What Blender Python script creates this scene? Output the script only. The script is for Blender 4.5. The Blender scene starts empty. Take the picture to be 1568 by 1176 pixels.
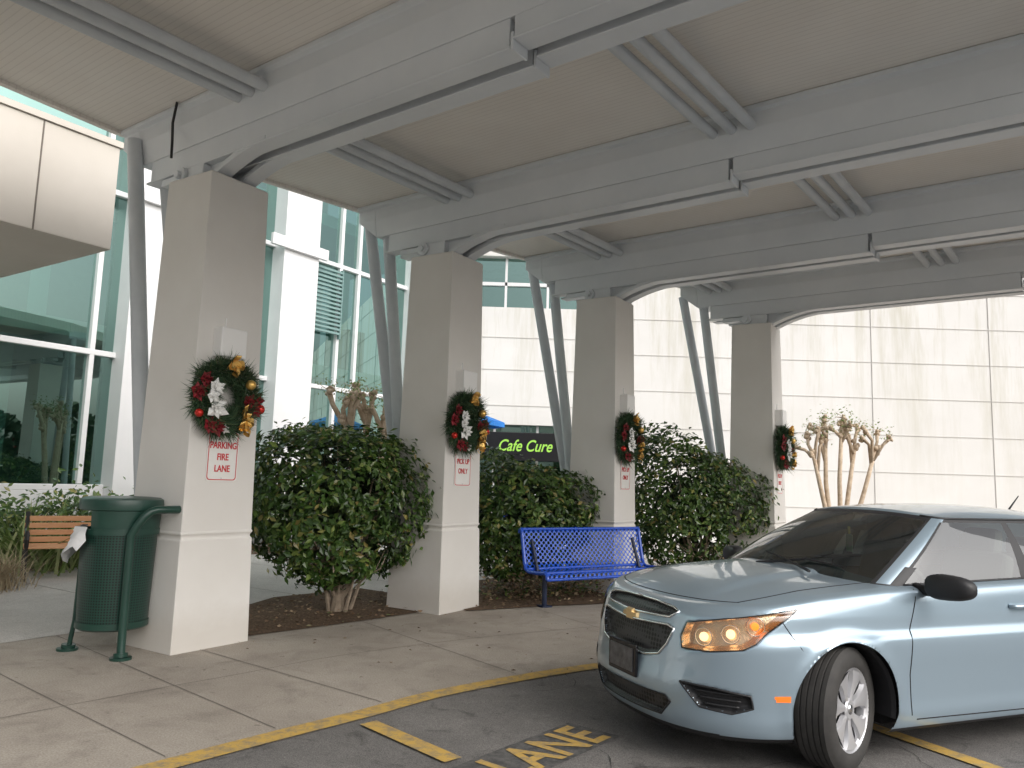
import bpy, math, random
import numpy as np
from mathutils import Matrix, Vector
random.seed(7); rng=np.random.default_rng(11)
scene=bpy.context.scene
rad=math.radians
def uv(a): return np.array([math.sin(a),math.cos(a)])

# ------------------------------------------------------------------ materials
def new_mat(name):
    m=bpy.data.materials.new(name); m.use_nodes=True
    nt=m.node_tree; return m,nt,nt.nodes['Principled BSDF']
def ramp(nt,fac,stops):
    r=nt.nodes.new('ShaderNodeValToRGB'); nt.links.new(fac,r.inputs[0])
    cr=r.color_ramp
    while len(cr.elements)<len(stops): cr.elements.new(.5)
    for e,(p,c) in zip(cr.elements,stops):
        e.position=p; e.color=(*c,1) if len(c)==3 else c
    return r.outputs[0]
def noise(nt,scale,detail=5,rough=.6,vec=None,dist=0):
    n=nt.nodes.new('ShaderNodeTexNoise'); n.inputs['Scale'].default_value=scale
    n.inputs['Detail'].default_value=min(detail,5); n.inputs['Roughness'].default_value=rough; n.inputs['Distortion'].default_value=dist
    if vec is not None: nt.links.new(vec,n.inputs['Vector'])
    return n.outputs['Fac']
def coord(nt,scale=(1,1,1),rot=(0,0,0)):
    t=nt.nodes.new('ShaderNodeTexCoord'); mp=nt.nodes.new('ShaderNodeMapping')
    mp.inputs['Scale'].default_value=scale; mp.inputs['Rotation'].default_value=rot
    nt.links.new(t.outputs['Object'],mp.inputs[0]); return mp.outputs[0]
def mixc(nt,fac,a,b,mode='MIX'):
    m=nt.nodes.new('ShaderNodeMix'); m.data_type='RGBA'; m.blend_type=mode
    for s,v in ((0,fac),(6,a),(7,b)):
        if hasattr(v,'is_linked'): nt.links.new(v,m.inputs[s])
        else: m.inputs[s].default_value=v if s==0 else (*v,1)
    return m.outputs[2]
def bump(nt,b,h,strength=.3,dist=.01):
    n=nt.nodes.new('ShaderNodeBump'); n.inputs['Strength'].default_value=strength; n.inputs['Distance'].default_value=dist
    nt.links.new(h,n.inputs['Height']); nt.links.new(n.outputs[0],b.inputs['Normal'])
def mat(name,c1,c2=None,scale=3,rough=.6,metal=0,bmp=0,bscale=60,coat=0,spec=.5,vscale=(1,1,1),lo=.3,hi=.7):
    m,nt,b=new_mat(name)
    b.inputs['Roughness'].default_value=rough; b.inputs['Metallic'].default_value=metal
    b.inputs['Specular IOR Level'].default_value=spec
    if coat: b.inputs['Coat Weight'].default_value=coat; b.inputs['Coat Roughness'].default_value=.03
    if c2 is None: b.inputs['Base Color'].default_value=(*c1,1)
    else:
        v=coord(nt,vscale); nt.links.new(ramp(nt,noise(nt,scale,4,.65,v),[(lo,c1),(hi,c2)]),b.inputs['Base Color'])
    if bmp: bump(nt,b,noise(nt,bscale,3,.6,coord(nt)),bmp,.01)
    return m
def mat_emit(name,c,s):
    m,nt,b=new_mat(name); b.inputs['Base Color'].default_value=(*c,1)
    b.inputs['Emission Color'].default_value=(*c,1); b.inputs['Emission Strength'].default_value=s
    try: m.cycles.emission_sampling='NONE'
    except Exception: pass
    return m
def mat_glass(name,tint,gloss=(1,1,1),base=.12,rough=.01,fw=1.0):
    m=bpy.data.materials.new(name); m.use_nodes=True; nt=m.node_tree; nt.nodes.clear()
    o=nt.nodes.new('ShaderNodeOutputMaterial'); t=nt.nodes.new('ShaderNodeBsdfTransparent'); t.inputs[0].default_value=(*tint,1)
    g=nt.nodes.new('ShaderNodeBsdfGlossy'); g.inputs[0].default_value=(*gloss,1); g.inputs['Roughness'].default_value=rough
    f=nt.nodes.new('ShaderNodeFresnel'); f.inputs[0].default_value=1.5
    a=nt.nodes.new('ShaderNodeMath'); a.operation='MULTIPLY_ADD'; a.inputs[1].default_value=fw; a.inputs[2].default_value=base; a.use_clamp=True
    nt.links.new(f.outputs[0],a.inputs[0]); mx=nt.nodes.new('ShaderNodeMixShader')
    nt.links.new(a.outputs[0],mx.inputs[0]); nt.links.new(t.outputs[0],mx.inputs[1]); nt.links.new(g.outputs[0],mx.inputs[2])
    nt.links.new(mx.outputs[0],o.inputs[0]); return m
def mat_leaf(name,cs,rough=.35,trans=.0,patch=False):
    m,nt,b=new_mat(name); g=nt.nodes.new('ShaderNodeNewGeometry')
    col=ramp(nt,g.outputs['Random Per Island'],cs)
    if patch:
        k=ramp(nt,noise(nt,2.6,2,.5,coord(nt)),[(.35,(.62,.66,.6)),(.62,(1.25,1.2,1.05))])
        col=mixc(nt,1.0,col,k,'MULTIPLY')
    nt.links.new(col,b.inputs['Base Color']); b.inputs['Roughness'].default_value=rough
    if trans:
        t=nt.nodes.new('ShaderNodeBsdfTranslucent'); nt.links.new(col,t.inputs[0])
        mx=nt.nodes.new('ShaderNodeMixShader'); mx.inputs[0].default_value=trans
        nt.links.new(b.outputs[0],mx.inputs[1]); nt.links.new(t.outputs[0],mx.inputs[2])
        nt.links.new(mx.outputs[0],nt.nodes['Material Output'].inputs[0])
    return m

# ------------------------------------------------------------------ mesh helpers
def group(name,loc=(0,0,0),rz=0):
    e=bpy.data.objects.new(name,None); e.empty_display_size=.2
    e.location=loc; e.rotation_euler=(0,0,rz); scene.collection.objects.link(e); return e
def obj(name,verts,faces,mats,parent=None,smooth=False,midx=None,loc=None,rz=0,bevel=0,auto=None):
    me=bpy.data.meshes.new(name); me.from_pydata([tuple(map(float,v)) for v in verts],[],[tuple(map(int,f)) for f in faces])
    if not isinstance(mats,(list,tuple)): mats=[mats]
    for m in mats: me.materials.append(m)
    if midx is not None: me.polygons.foreach_set('material_index',np.array(midx,dtype=np.int32))
    if smooth: me.polygons.foreach_set('use_smooth',np.ones(len(me.polygons),dtype=bool))
    me.update()
    o=bpy.data.objects.new(name,me); scene.collection.objects.link(o)
    if parent: o.parent=parent
    if loc is not None: o.location=loc
    o.rotation_euler=(0,0,rz)
    if bevel:
        b=o.modifiers.new('b','BEVEL'); b.width=bevel; b.segments=2; b.limit_method='ANGLE'
    return o
class MB:
    def __init__(s): s.v=[]; s.f=[]; s.m=[]
    def add(s,v,f,m=0):
        k=len(s.v); s.v+= [tuple(p) for p in v]; s.f+=[tuple(i+k for i in q) for q in f]; s.m+=[m]*len(f)
    def box(s,c,d,m=0,rz=0,M=None):
        x,y,z=[q/2 for q in d]; cs,sn=math.cos(rz),math.sin(rz); v=[]
        for sx,sy,sz in ((-1,-1,-1),(1,-1,-1),(1,1,-1),(-1,1,-1),(-1,-1,1),(1,-1,1),(1,1,1),(-1,1,1)):
            p=Vector((sx*x,sy*y,sz*z))
            if M is not None: p=M@p
            v.append((c[0]+p.x*cs-p.y*sn,c[1]+p.x*sn+p.y*cs,c[2]+p.z))
        s.add(v,[(0,3,2,1),(4,5,6,7),(0,1,5,4),(1,2,6,5),(2,3,7,6),(3,0,4,7)],m)
    def tube(s,pts,r,seg=8,m=0,cap=True,closed=False):
        pts=[Vector(p) for p in pts]; n=len(pts)
        rs=[r]*n if not hasattr(r,'__len__') else list(r)
        up=None; rings=[]
        for i,p in enumerate(pts):
            if closed: t=(pts[(i+1)%n]-pts[i-1])
            else: t=(pts[min(i+1,n-1)]-pts[max(i-1,0)])
            t.normalize()
            if up is None:
                up=Vector((0,0,1)) if abs(t.z)<.9 else Vector((1,0,0))
            a=up-t*up.dot(t); a.normalize(); up=a; b=t.cross(a)
            rings.append([p+(a*math.cos(2*math.pi*k/seg)+b*math.sin(2*math.pi*k/seg))*rs[i] for k in range(seg)])
        v=[q for rr in rings for q in rr]; f=[]
        for i in range(n if closed else n-1):
            j=(i+1)%n
            for k in range(seg):
                l=(k+1)%seg; f.append((i*seg+k,i*seg+l,j*seg+l,j*seg+k))
        if cap and not closed: f.append(tuple(range(seg))[::-1]); f.append(tuple((n-1)*seg+k for k in range(seg)))
        s.add([tuple(q) for q in v],f,m)
    def lathe(s,prof,seg=48,m=0,axis='y',c=(0,0,0)):
        v=[];f=[];n=len(prof)
        for k in range(seg):
            a=2*math.pi*k/seg
            for r,h in prof:
                if axis=='y': v.append((c[0]+r*math.cos(a),c[1]+h,c[2]+r*math.sin(a)))
                else: v.append((c[0]+r*math.cos(a),c[1]+r*math.sin(a),c[2]+h))
        for k in range(seg):
            l=(k+1)%seg
            for i in range(n-1): f.append((k*n+i,k*n+i+1,l*n+i+1,l*n+i))
        s.add(v,f,m)
    def sphere(s,c,r,m=0,seg=14,ring=8,sc=(1,1,1)):
        v=[];f=[]
        for i in range(ring+1):
            t=math.pi*i/ring
            for k in range(seg):
                a=2*math.pi*k/seg
                v.append((c[0]+r*sc[0]*math.sin(t)*math.cos(a),c[1]+r*sc[1]*math.sin(t)*math.sin(a),c[2]+r*sc[2]*math.cos(t)))
        for i in range(ring):
            for k in range(seg):
                l=(k+1)%seg; f.append((i*seg+k,(i+1)*seg+k,(i+1)*seg+l,i*seg+l))
        s.add(v,f,m)
    def prism(s,poly,z0,z1,m=0):
        n=len(poly); v=[(x,y,z0) for x,y in poly]+[(x,y,z1) for x,y in poly]
        f=[tuple(range(n))[::-1],tuple(range(n,2*n))]+[(i,(i+1)%n,n+(i+1)%n,n+i) for i in range(n)]
        s.add(v,f,m)
    def obj(s,name,mats,parent=None,smooth=False,**k): return obj(name,s.v,s.f,mats,parent,smooth,s.m,**k)
def autosmooth(o,ang=35):
    me=o.data
    me.polygons.foreach_set('use_smooth',np.ones(len(me.polygons),dtype=bool))
    try: me.set_sharp_from_angle(angle=rad(ang))
    except Exception: pass
def sheet(name,poly,z,m,parent=None):
    return obj(name,[(x,y,z) for x,y in poly],[tuple(range(len(poly)))],m,parent)
def text(name,body,size,m,parent,loc,rot,align='CENTER',extr=.001,off=0,shear=0,sx=1,spacing=1,lsp=1):
    c=bpy.data.curves.new(name,'FONT'); c.body=body; c.size=size; c.align_x=align; c.extrude=extr; c.offset=off; c.shear=shear
    c.space_character=spacing; c.space_line=lsp; c.materials.append(m)
    o=bpy.data.objects.new(name,c); scene.collection.objects.link(o); o.location=loc; o.rotation_euler=rot; o.scale=(sx,1,1)
    if parent: o.parent=parent
    return o

# ------------------------------------------------------------------ camera
p,r,f=.1235,.0309,1188.8
z=np.array([math.sin(r)*math.cos(p),math.cos(r)*math.cos(p),-math.sin(p)])
F=np.array([0,0,-1.0]); y=F-z*F.dot(z); y/=np.linalg.norm(y); x=np.cross(y,z)
cd=bpy.data.cameras.new('camera'); cam=bpy.data.objects.new('camera',cd); scene.collection.objects.link(cam)
M=Matrix(((*x,0),(*y,0),(*z,1.55),(0,0,0,1))); cam.matrix_world=M
cd.sensor_width=36; cd.lens=f/1568*36; cd.clip_start=.05; cd.clip_end=2000
scene.camera=cam

# ------------------------------------------------------------------ light
w=bpy.data.worlds.new('World'); scene.world=w; w.use_nodes=True
nt=w.node_tree; bg=nt.nodes['Background']; sky=nt.nodes.new('ShaderNodeTexSky'); sky.sky_type='NISHITA'; sky.sun_disc=False
SEL,SAZ=rad(38),rad(136)
sky.sun_elevation=SEL; sky.sun_rotation=SAZ; sky.air_density=1; sky.dust_density=7; sky.ozone_density=1.4
hs=nt.nodes.new('ShaderNodeHueSaturation'); hs.inputs['Saturation'].default_value=.34
nt.links.new(sky.outputs[0],hs.inputs['Color']); nt.links.new(hs.outputs[0],bg.inputs[0]); bg.inputs[1].default_value=.15
sd=bpy.data.lights.new('sun','SUN'); sd.energy=1.5; sd.angle=rad(75); sd.color=(1,.99,.975)
so=bpy.data.objects.new('sun',sd); scene.collection.objects.link(so)
dv=Vector((math.sin(SAZ)*math.cos(SEL),math.cos(SAZ)*math.cos(SEL),math.sin(SEL)))
so.rotation_euler=dv.to_track_quat('Z','Y').to_euler(); so.location=(0,0,30)
scene.view_settings.view_transform='Standard'; scene.view_settings.look='None'; scene.view_settings.exposure=0

# ------------------------------------------------------------------ surfaces
def mat_concrete(name,c1,c2,c3,stain=.5):
    m,nt,b=new_mat(name); v=coord(nt)
    a=ramp(nt,noise(nt,.9,5,.7,v),[(.3,c1),(.7,c2)])
    st=ramp(nt,noise(nt,2.3,5,.7,v,.6),[(.5,(0,0,0)),(.72,(1,1,1))])
    mm=nt.nodes.new('ShaderNodeMath'); mm.operation='MULTIPLY'; mm.inputs[1].default_value=stain; nt.links.new(st,mm.inputs[0])
    c=mixc(nt,mm.outputs[0],a,c3)
    sp=ramp(nt,noise(nt,90,2,.7,v),[(.35,(.76,.76,.76)),(.65,(1.12,1.12,1.12))])
    c=mixc(nt,1.0,c,sp,'MULTIPLY')
    spot=ramp(nt,noise(nt,13,2,.5,v),[(.68,(1,1,1)),(.73,(.70,.69,.68))])
    c=mixc(nt,1.0,c,spot,'MULTIPLY'); nt.links.new(c,b.inputs['Base Color'])
    b.inputs['Roughness'].default_value=.85; b.inputs['Specular IOR Level'].default_value=.25
    bump(nt,b,noise(nt,120,3,.7,v),.35,.006); return m
M_side=mat_concrete('sidewalk_concrete',(.345,.305,.26),(.455,.41,.355),(.23,.20,.17),.6)
M_path=mat_concrete('path_concrete',(.50,.48,.45),(.60,.575,.54),(.36,.34,.31),.35)
def mat_asphalt():
    m,nt,b=new_mat('asphalt'); v=coord(nt)
    a=ramp(nt,noise(nt,1.3,5,.7,v),[(.3,(.12,.115,.11)),(.7,(.20,.19,.18))])
    st=ramp(nt,noise(nt,3.4,5,.6,v,1.0),[(.56,(0,0,0)),(.68,(1,1,1))])
    mm=nt.nodes.new('ShaderNodeMath'); mm.operation='MULTIPLY'; mm.inputs[1].default_value=.65; nt.links.new(st,mm.inputs[0])
    c=mixc(nt,mm.outputs[0],a,(.055,.052,.05))
    sp=ramp(nt,noise(nt,160,2,.6,v),[(.35,(.6,.6,.6)),(.7,(1.5,1.5,1.5))])
    c=mixc(nt,1.0,c,sp,'MULTIPLY')
    nt.links.new(c,b.inputs['Base Color'])
    b.inputs['Roughness'].default_value=.8; bump(nt,b,noise(nt,150,2,.7,v),.5,.008); return m
M_asph=mat_asphalt()
M_mulch=mat('mulch',(.06,.04,.028),(.20,.14,.095),scale=35,rough=.95,bmp=1.0,bscale=45,spec=.1)
M_grass=mat('grass',(.05,.08,.03),(.10,.13,.05),scale=4,rough=.95,spec=.1)
def mat_paintline(name,c,worn,lo=.36,hi=.5):
    m,nt,b=new_mat(name); v=coord(nt)
    k=ramp(nt,noise(nt,11,5,.8,v),[(lo,(1,1,1)),(hi,(0,0,0))])
    nt.links.new(mixc(nt,k,c,worn),b.inputs['Base Color']); b.inputs['Roughness'].default_value=.7
    bump(nt,b,noise(nt,140,3,.7,v),.4,.006); return m
M_yel=mat_paintline('yellow_paint',(.56,.36,.085),(.30,.235,.14),.38,.55)
M_blk=mat_paintline('black_paint',(.06,.06,.06),(.13,.125,.12),.40,.58)
M_joint=mat('joint_dark',(.17,.15,.13),rough=.95)
def mat_pillar():
    m,nt,b=new_mat('pillar_stucco'); v=coord(nt)
    a=ramp(nt,noise(nt,1.2,4,.6,v),[(.3,(.735,.71,.67)),(.7,(.785,.765,.73))])
    g=nt.nodes.new('ShaderNodeSeparateXYZ'); nt.links.new(v,g.inputs[0])
    n=noise(nt,4,5,.7,v); ad=nt.nodes.new('ShaderNodeMath'); ad.operation='MULTIPLY_ADD'; ad.inputs[1].default_value=-.30
    nt.links.new(n,ad.inputs[0]); nt.links.new(g.outputs[2],ad.inputs[2])
    k=ramp(nt,ad.outputs[0],[(.0,(.30,.30,.30)),(.25,(0,0,0))])
    nt.links.new(mixc(nt,k,a,(.45,.39,.31)),b.inputs['Base Color']); b.inputs['Roughness'].default_value=.85
    b.inputs['Specular IOR Level'].default_value=.2
    bump(nt,b,noise(nt,110,3,.6,v),.15,.005); return m
M_pil=mat_pillar()
M_steel=mat('painted_steel',(.625,.66,.69),(.70,.73,.755),scale=1.2,rough=.42,bmp=.06,bscale=14)
M_steel2=mat('painted_steel_pipe',(.53,.565,.60),(.63,.66,.685),scale=2,rough=.45)
M_white=mat('white_frame',(.74,.75,.76),(.80,.80,.81),scale=1.5,rough=.4)
def mat_wall():
    m,nt,b=new_mat('white_panel'); v=coord(nt); vs=coord(nt,(1.6,1.6,.16))
    a=ramp(nt,noise(nt,.5,5,.6,v),[(.3,(.70,.69,.67)),(.7,(.78,.77,.755))])
    s=ramp(nt,noise(nt,1.1,5,.75,vs),[(.46,(0,0,0)),(.72,(1,1,1))])
    g=nt.nodes.new('ShaderNodeSeparateXYZ'); nt.links.new(v,g.inputs[0])
    hgt=nt.nodes.new('ShaderNodeMapRange'); hgt.inputs[1].default_value=1; hgt.inputs[2].default_value=7.5; hgt.inputs[3].default_value=.1; hgt.inputs[4].default_value=1
    nt.links.new(g.outputs[2],hgt.inputs[0])
    mu=nt.nodes.new('ShaderNodeMath'); mu.operation='MULTIPLY'; nt.links.new(s,mu.inputs[0]); nt.links.new(hgt.outputs[0],mu.inputs[1])
    nt.links.new(mixc(nt,mu.outputs[0],a,(.50,.48,.38)),b.inputs['Base Color']); b.inputs['Roughness'].default_value=.7
    return m
M_wall=mat_wall()
def mat_deck():
    m,nt,b=new_mat('deck_panel'); v=coord(nt)
    a=ramp(nt,noise(nt,.8,5,.65,v),[(.3,(.77,.73,.675)),(.7,(.84,.81,.76))])
    wv=nt.nodes.new('ShaderNodeTexWave'); wv.wave_type='BANDS'; wv.bands_direction='Y'; wv.inputs['Scale'].default_value=5.2; wv.inputs['Distortion'].default_value=0
    nt.links.new(v,wv.inputs['Vector'])
    ln=ramp(nt,wv.outputs['Fac'],[(.0,(.88,.875,.87)),(.10,(1,1,1))])
    nt.links.new(mixc(nt,1.0,a,ln,'MULTIPLY'),b.inputs['Base Color']); b.inputs['Roughness'].default_value=.6
    return m
M_deck=mat_deck()

# ------------------------------------------------------------------ ground
sheet('ground',[(-250,-250),(250,-250),(250,250),(-250,250)],-.012,M_grass)
line=[(-7.5,-4.0),(-5.4,-.6),(-3.9,1.55),(-2.6,3.3),(-1.80,4.29),(-1.40,4.77),(-.93,5.30),(-.34,5.98),(.81,6.88),(2.3,7.75),(4.2,8.6),(7.5,9.7),(12,10.6),(20,11.4)]
def smooth_line(pts,k=8):
    P=[np.array(q,float) for q in pts]; P=[2*P[0]-P[1]]+P+[2*P[-1]-P[-2]]; out=[]
    for i in range(1,len(P)-2):
        for j in range(k):
            t=j/k; a,b,c,d=P[i-1:i+3]
            out.append(.5*((2*b)+(-a+c)*t+(2*a-5*b+4*c-d)*t*t+(-a+3*b-3*c+d)*t**3))
    out.append(P[-2]); return out
SL=smooth_line(line)
sheet('road',[(-60,-60),(60,-60),(60,30),(-60,30)],-.004,M_asph)
sheet('bounce_pavement',[(-60,-60),(60,-60),(60,-6),(-60,-6)],.0,M_path)  # pale unseen pavement added behind the camera to bounce light under the canopy
sheet('sidewalk',[tuple(q) for q in SL]+[(20,24),(-25,24),(-25,-4)],0.0,M_side)
def strip(name,pts,wd,z,m,parent=None):
    v=[];f=[]
    pts=[np.array(q,float) for q in pts]
    for i,q in enumerate(pts):
        t=pts[min(i+1,len(pts)-1)]-pts[max(i-1,0)]; t/=np.linalg.norm(t); n=np.array([-t[1],t[0]])
        v+= [(*(q+n*wd/2),z),(*(q-n*wd/2),z)]
    for i in range(len(pts)-1): f.append((2*i,2*i+1,2*i+3,2*i+2))
    return obj(name,v,f,m,parent)
rm=group('road_marking')
strip('edge_line',SL,.16,.004,M_yel,rm)
strip('stall_line_1',[(-.84,5.13),(-.26,4.52)],.125,.008,M_yel,rm)
strip('stall_line_2',[(2.05,6.3),(2.54,5.23),(2.9,4.5),(3.6,3.1)],.12,.0045,M_yel,rm)
D39=uv(rad(39)); N39=np.array([D39[1],-D39[0]])
A0=np.array([.42,5.215])
q=[A0+D39*.06-N39*.03,A0-D39*3.0-N39*.03,A0-D39*3.0+N39*.36,A0+D39*.06+N39*.36]
sheet('lane_background',[tuple(a) for a in q],.0,M_blk,rm)
bl=A0+N39*.325
text('lane_text','FIRE LANE',.45,M_yel,rm,(bl[0],bl[1],.004),(0,0,rad(51)),'RIGHT',0,.010,0,.82,1.04)
rc=random.Random(5)
mk=MB()
for (sx,sy,an,ln_) in ((-.6,3.2,70,2.2),(.2,6.0,30,2.4),(.9,5.8,100,1.2),(-1.2,3.9,20,2.0),(.5,4.2,60,2.2),(2.6,3.6,120,1.5)):
    a=rad(an); P_=np.array([sx,sy]); pts=[P_.copy()]
    for k in range(int(ln_/.07)):
        a+=rc.gauss(0,.28); a+=(rad(an)-a)*.1; P_=P_+np.array([math.cos(a),math.sin(a)])*.07; pts.append(P_.copy())
    v=[]
    for i,q in enumerate(pts):
        t=pts[min(i+1,len(pts)-1)]-pts[max(i-1,0)]; t/=np.linalg.norm(t); n=np.array([-t[1],t[0]])*rc.uniform(.001,.0035)
        v+=[(*(q+n),-.0005),(*(q-n),-.0005)]
    mk.add(v,[(2*i,2*i+1,2*i+3,2*i+2) for i in range(len(pts)-1)])
mk.obj('asphalt_crack',mat('crack_dark',(.05,.048,.045),rough=.95))
TH=rad(34); a2=np.array([math.sin(TH),math.cos(TH)]); b2=np.array([-math.cos(TH),math.sin(TH)])
def fb(s,b,z=None):
    q=a2*s+b2*b
    return (q[0],q[1]) if z is None else (q[0],q[1],z)
sheet('path',[fb(-12,7.3),fb(5.5,7.6),fb(8.3,7.2),fb(12,6.6),fb(22,5.5),fb(22,12.5),fb(-12,12.5)],.004,M_path)
mj=MB()
for i in range(6,len(SL)-6,9):
    q=SL[i]; t=SL[i+1]-SL[i-1]; t/=np.linalg.norm(t); n=np.array([-t[1],t[0]])
    a=q+n*.12; b=q+n*4.0
    s=t*.004; mj.add([(*(a-s),.0035),(*(a+s),.0035),(*(b+s),.0035),(*(b-s),.0035)],[(0,1,2,3)])
off=[SL[i]+np.array([-(SL[i+1]-SL[i-1])[1],(SL[i+1]-SL[i-1])[0]])/np.linalg.norm(SL[i+1]-SL[i-1])*1.45 for i in range(1,len(SL)-1)]
for i in range(len(off)-1):
    t=off[i+1]-off[i]; t/=np.linalg.norm(t); n=np.array([-t[1],t[0]])*.004
    mj.add([(*(off[i]-n),.0028),(*(off[i+1]-n),.0028),(*(off[i+1]+n),.0028),(*(off[i]+n),.0028)],[(0,1,2,3)])
for s in np.arange(-2,16,1.8):
    a=np.array(fb(s,7.9)); b=np.array(fb(s,12.4)); t=a2*.006
    mj.add([(*(a-t),.0075),(*(a+t),.0075),(*(b+t),.0075),(*(b-t),.0075)],[(0,1,2,3)])
mj.obj('pavement_joint',M_joint)
mb=group('mulch_bed')
sheet('bed_1',[(-2.45,7.62),(-1.75,8.35),(-1.02,9.2),(-.9,10.2),(-2.0,11.0),(-2.9,10.0),(-3.1,8.9)],.009,M_mulch,mb)
sheet('bed_2',[(-.45,9.42),(.4,9.9),(1.4,10.35),(2.9,11.3),(4.4,12.6),(6.5,13.6),(8.5,14.4),(9,16.5),(6,16.8),(3,15),(0,12.9),(-1.2,11)],.010,M_mulch,mb)
sheet('bed_3',[fb(-8,12.4),fb(20,12.4),fb(20,14),fb(-8,14)],.011,M_mulch,mb)
def in_poly(x,y,poly):
    c=False; n=len(poly)
    for i in range(n):
        x1,y1=poly[i]; x2,y2=poly[i-1]
        if (y1>y)!=(y2>y) and x<(x2-x1)*(y-y1)/(y2-y1)+x1: c=not c
    return c
M_lit=mat_leaf('litter',[(0,(.10,.06,.035)),(.5,(.22,.14,.08)),(.85,(.33,.25,.16)),(1,(.09,.12,.04))],.8)
lm=MB()
for poly in ([(-2.55,7.58),(-1.75,8.25),(-.97,9.1),(-.9,10.2),(-2.0,11.0),(-2.9,10.0),(-3.1,8.9)],[(-.45,9.36),(.4,9.8),(1.4,10.22),(2.9,11.2),(3.5,12.8),(0,12.3)]):
    for k in range(3600):
        x_,y_=random.uniform(-3.2,4),random.uniform(7.5,13)
        if in_poly(x_,y_,poly):
            a=random.uniform(0,6.28); l=random.uniform(.012,.038); w_=l*random.uniform(.12,.45); zz=random.uniform(.014,.045)
            c,s=math.cos(a),math.sin(a); t1,t2=random.uniform(-.015,.015),random.uniform(-.015,.015)
            lm.add([(x_-c*l,y_-s*l,zz),(x_+s*w_,y_-c*w_,zz+t1),(x_+c*l,y_+s*l,zz),(x_-s*w_,y_+c*w_,zz+t2)],[(0,1,2,3)])
for k in range(60):
    x_,y_=random.uniform(-3,1.5),random.uniform(6.5,9.5); a=random.uniform(0,6.28); l=random.uniform(.01,.024); c,s=math.cos(a),math.sin(a)
    lm.add([(x_-c*l,y_-s*l,.006),(x_+s*l*.4,y_-c*l*.4,.012),(x_+c*l,y_+s*l,.007),(x_-s*l*.4,y_+c*l*.4,.014)],[(0,1,2,3)])
lm.obj('leaf_litter',M_lit)

# ------------------------------------------------------------------ canopy
PH=2.2053; dd=uv(PH); nn=np.array([-dd[1],dd[0]])
starts=[np.array(q) for q in [(-4.3075,8.0009),(-2.1807,10.2078),(.135,12.2973),(2.9772,13.7451)]]
starts=[starts[0]-nn*2.95+dd*.3]+starts
def BW(S,al,n,z): q=S+dd*al+nn*n; return (q[0],q[1],z)
can=group('entrance_canopy')
L=9.1
def extr(mb,S,prof,a0,a1,m=0):
    n=len(prof); v=[BW(S,a0,p_[0],p_[1]) for p_ in prof]+[BW(S,a1,p_[0],p_[1]) for p_ in prof]
    f=[tuple(range(n)),tuple(range(n,2*n))[::-1]]+[(i,n+i,n+(i+1)%n,(i+1)%n) for i in range(n)]
    mb.add(v,f,m)
prof=[(0,5.165),(0,5.12),(.045,5.10),(.045,4.95),(.085,4.72),(.515,4.72),(.555,4.95),(.555,5.10),(.6,5.12),(.6,5.165)]
for i,S in enumerate(starts):
    m=MB(); extr(m,S,prof,.32,L)
    pe=[(u_,z_ if z_>4.96 else 4.96) for u_,z_ in prof]; k=len(prof)
    v=[BW(S,0,u_,z_) for u_,z_ in pe]+[BW(S,.318,u_,z_) for u_,z_ in prof]
    m.add(v,[tuple(range(k)),tuple(range(k,2*k))[::-1]]+[(j,k+j,k+(j+1)%k,(j+1)%k) for j in range(k)])
    for n0 in (.09,.37):
        lo=[(n0,4.718),(n0,4.50),(n0+.14,4.50),(n0+.14,4.718)]
        extr(m,S,lo,.55,5.17)
        extr(m,S,[(n0-.02,4.498),(n0-.02,4.478),(n0+.16,4.478),(n0+.16,4.498)],.5,5.19)
        extr(m,S,[(n0-.02,4.60),(n0-.02,4.465),(n0+.16,4.465),(n0+.16,4.60)],5.192,5.215)
        extr(m,S,[(n0-.01,4.717),(n0-.01,4.56),(n0+.15,4.56),(n0+.15,4.717)],5.217,L-.02)
        extr(m,S,[(n0-.025,4.558),(n0-.025,4.54),(n0+.165,4.54),(n0+.165,4.558)],5.217,L-.02)
        ca=1.4
        pts=[]
        for t in np.linspace(0,1,9):
            al=ca+.12+ .95*t; zz=4.26+.26*math.sin(t*math.pi/2)**.8
            pts.append((al,zz))
        v=[];th=.055
        for al,zz in pts:
            for n_,z_ in ((n0-.01,zz),(n0+.15,zz),(n0+.15,zz-th),(n0-.01,zz-th)): v.append(BW(S,al,n_,z_+.02))
        fc=[(0,1,2,3),(32,35,34,33)]
        for j in range(8):
            for c in range(4): fc.append((j*4+c,j*4+4+c,j*4+4+(c+1)%4,j*4+(c+1)%4))
        m.add(v,fc)
        v=[]
        for al,zz in pts: v+= [BW(S,al,n0+.05,zz+.02),BW(S,al,n0+.05,4.5),BW(S,al,n0+.08,zz+.02),BW(S,al,n0+.08,4.5)]
        fc=[]
        for j in range(8):
            fc+= [(j*4,j*4+1,j*4+5,j*4+4),(j*4+2,j*4+6,j*4+7,j*4+3)]
        m.add(v,fc)
        extr(m,S,[(n0-.005,4.47),(n0-.005,4.40),(n0+.145,4.40),(n0+.145,4.47)],ca-.62,ca-.1)
    m.tube([BW(S,ca-.18,.02,4.41),BW(S,ca-.18,.58,4.41)],.085,16); m.tube([BW(S,ca-.18,-.02,4.41),BW(S,ca-.18,.62,4.41)],.04,12)
    extr(m,S,[(.06,4.475),(.06,4.315),(.54,4.315),(.54,4.475)],ca-.22,ca+.16)
    m.obj('beam_%d'%i,M_steel,can,bevel=.006)
mp=MB()
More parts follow.
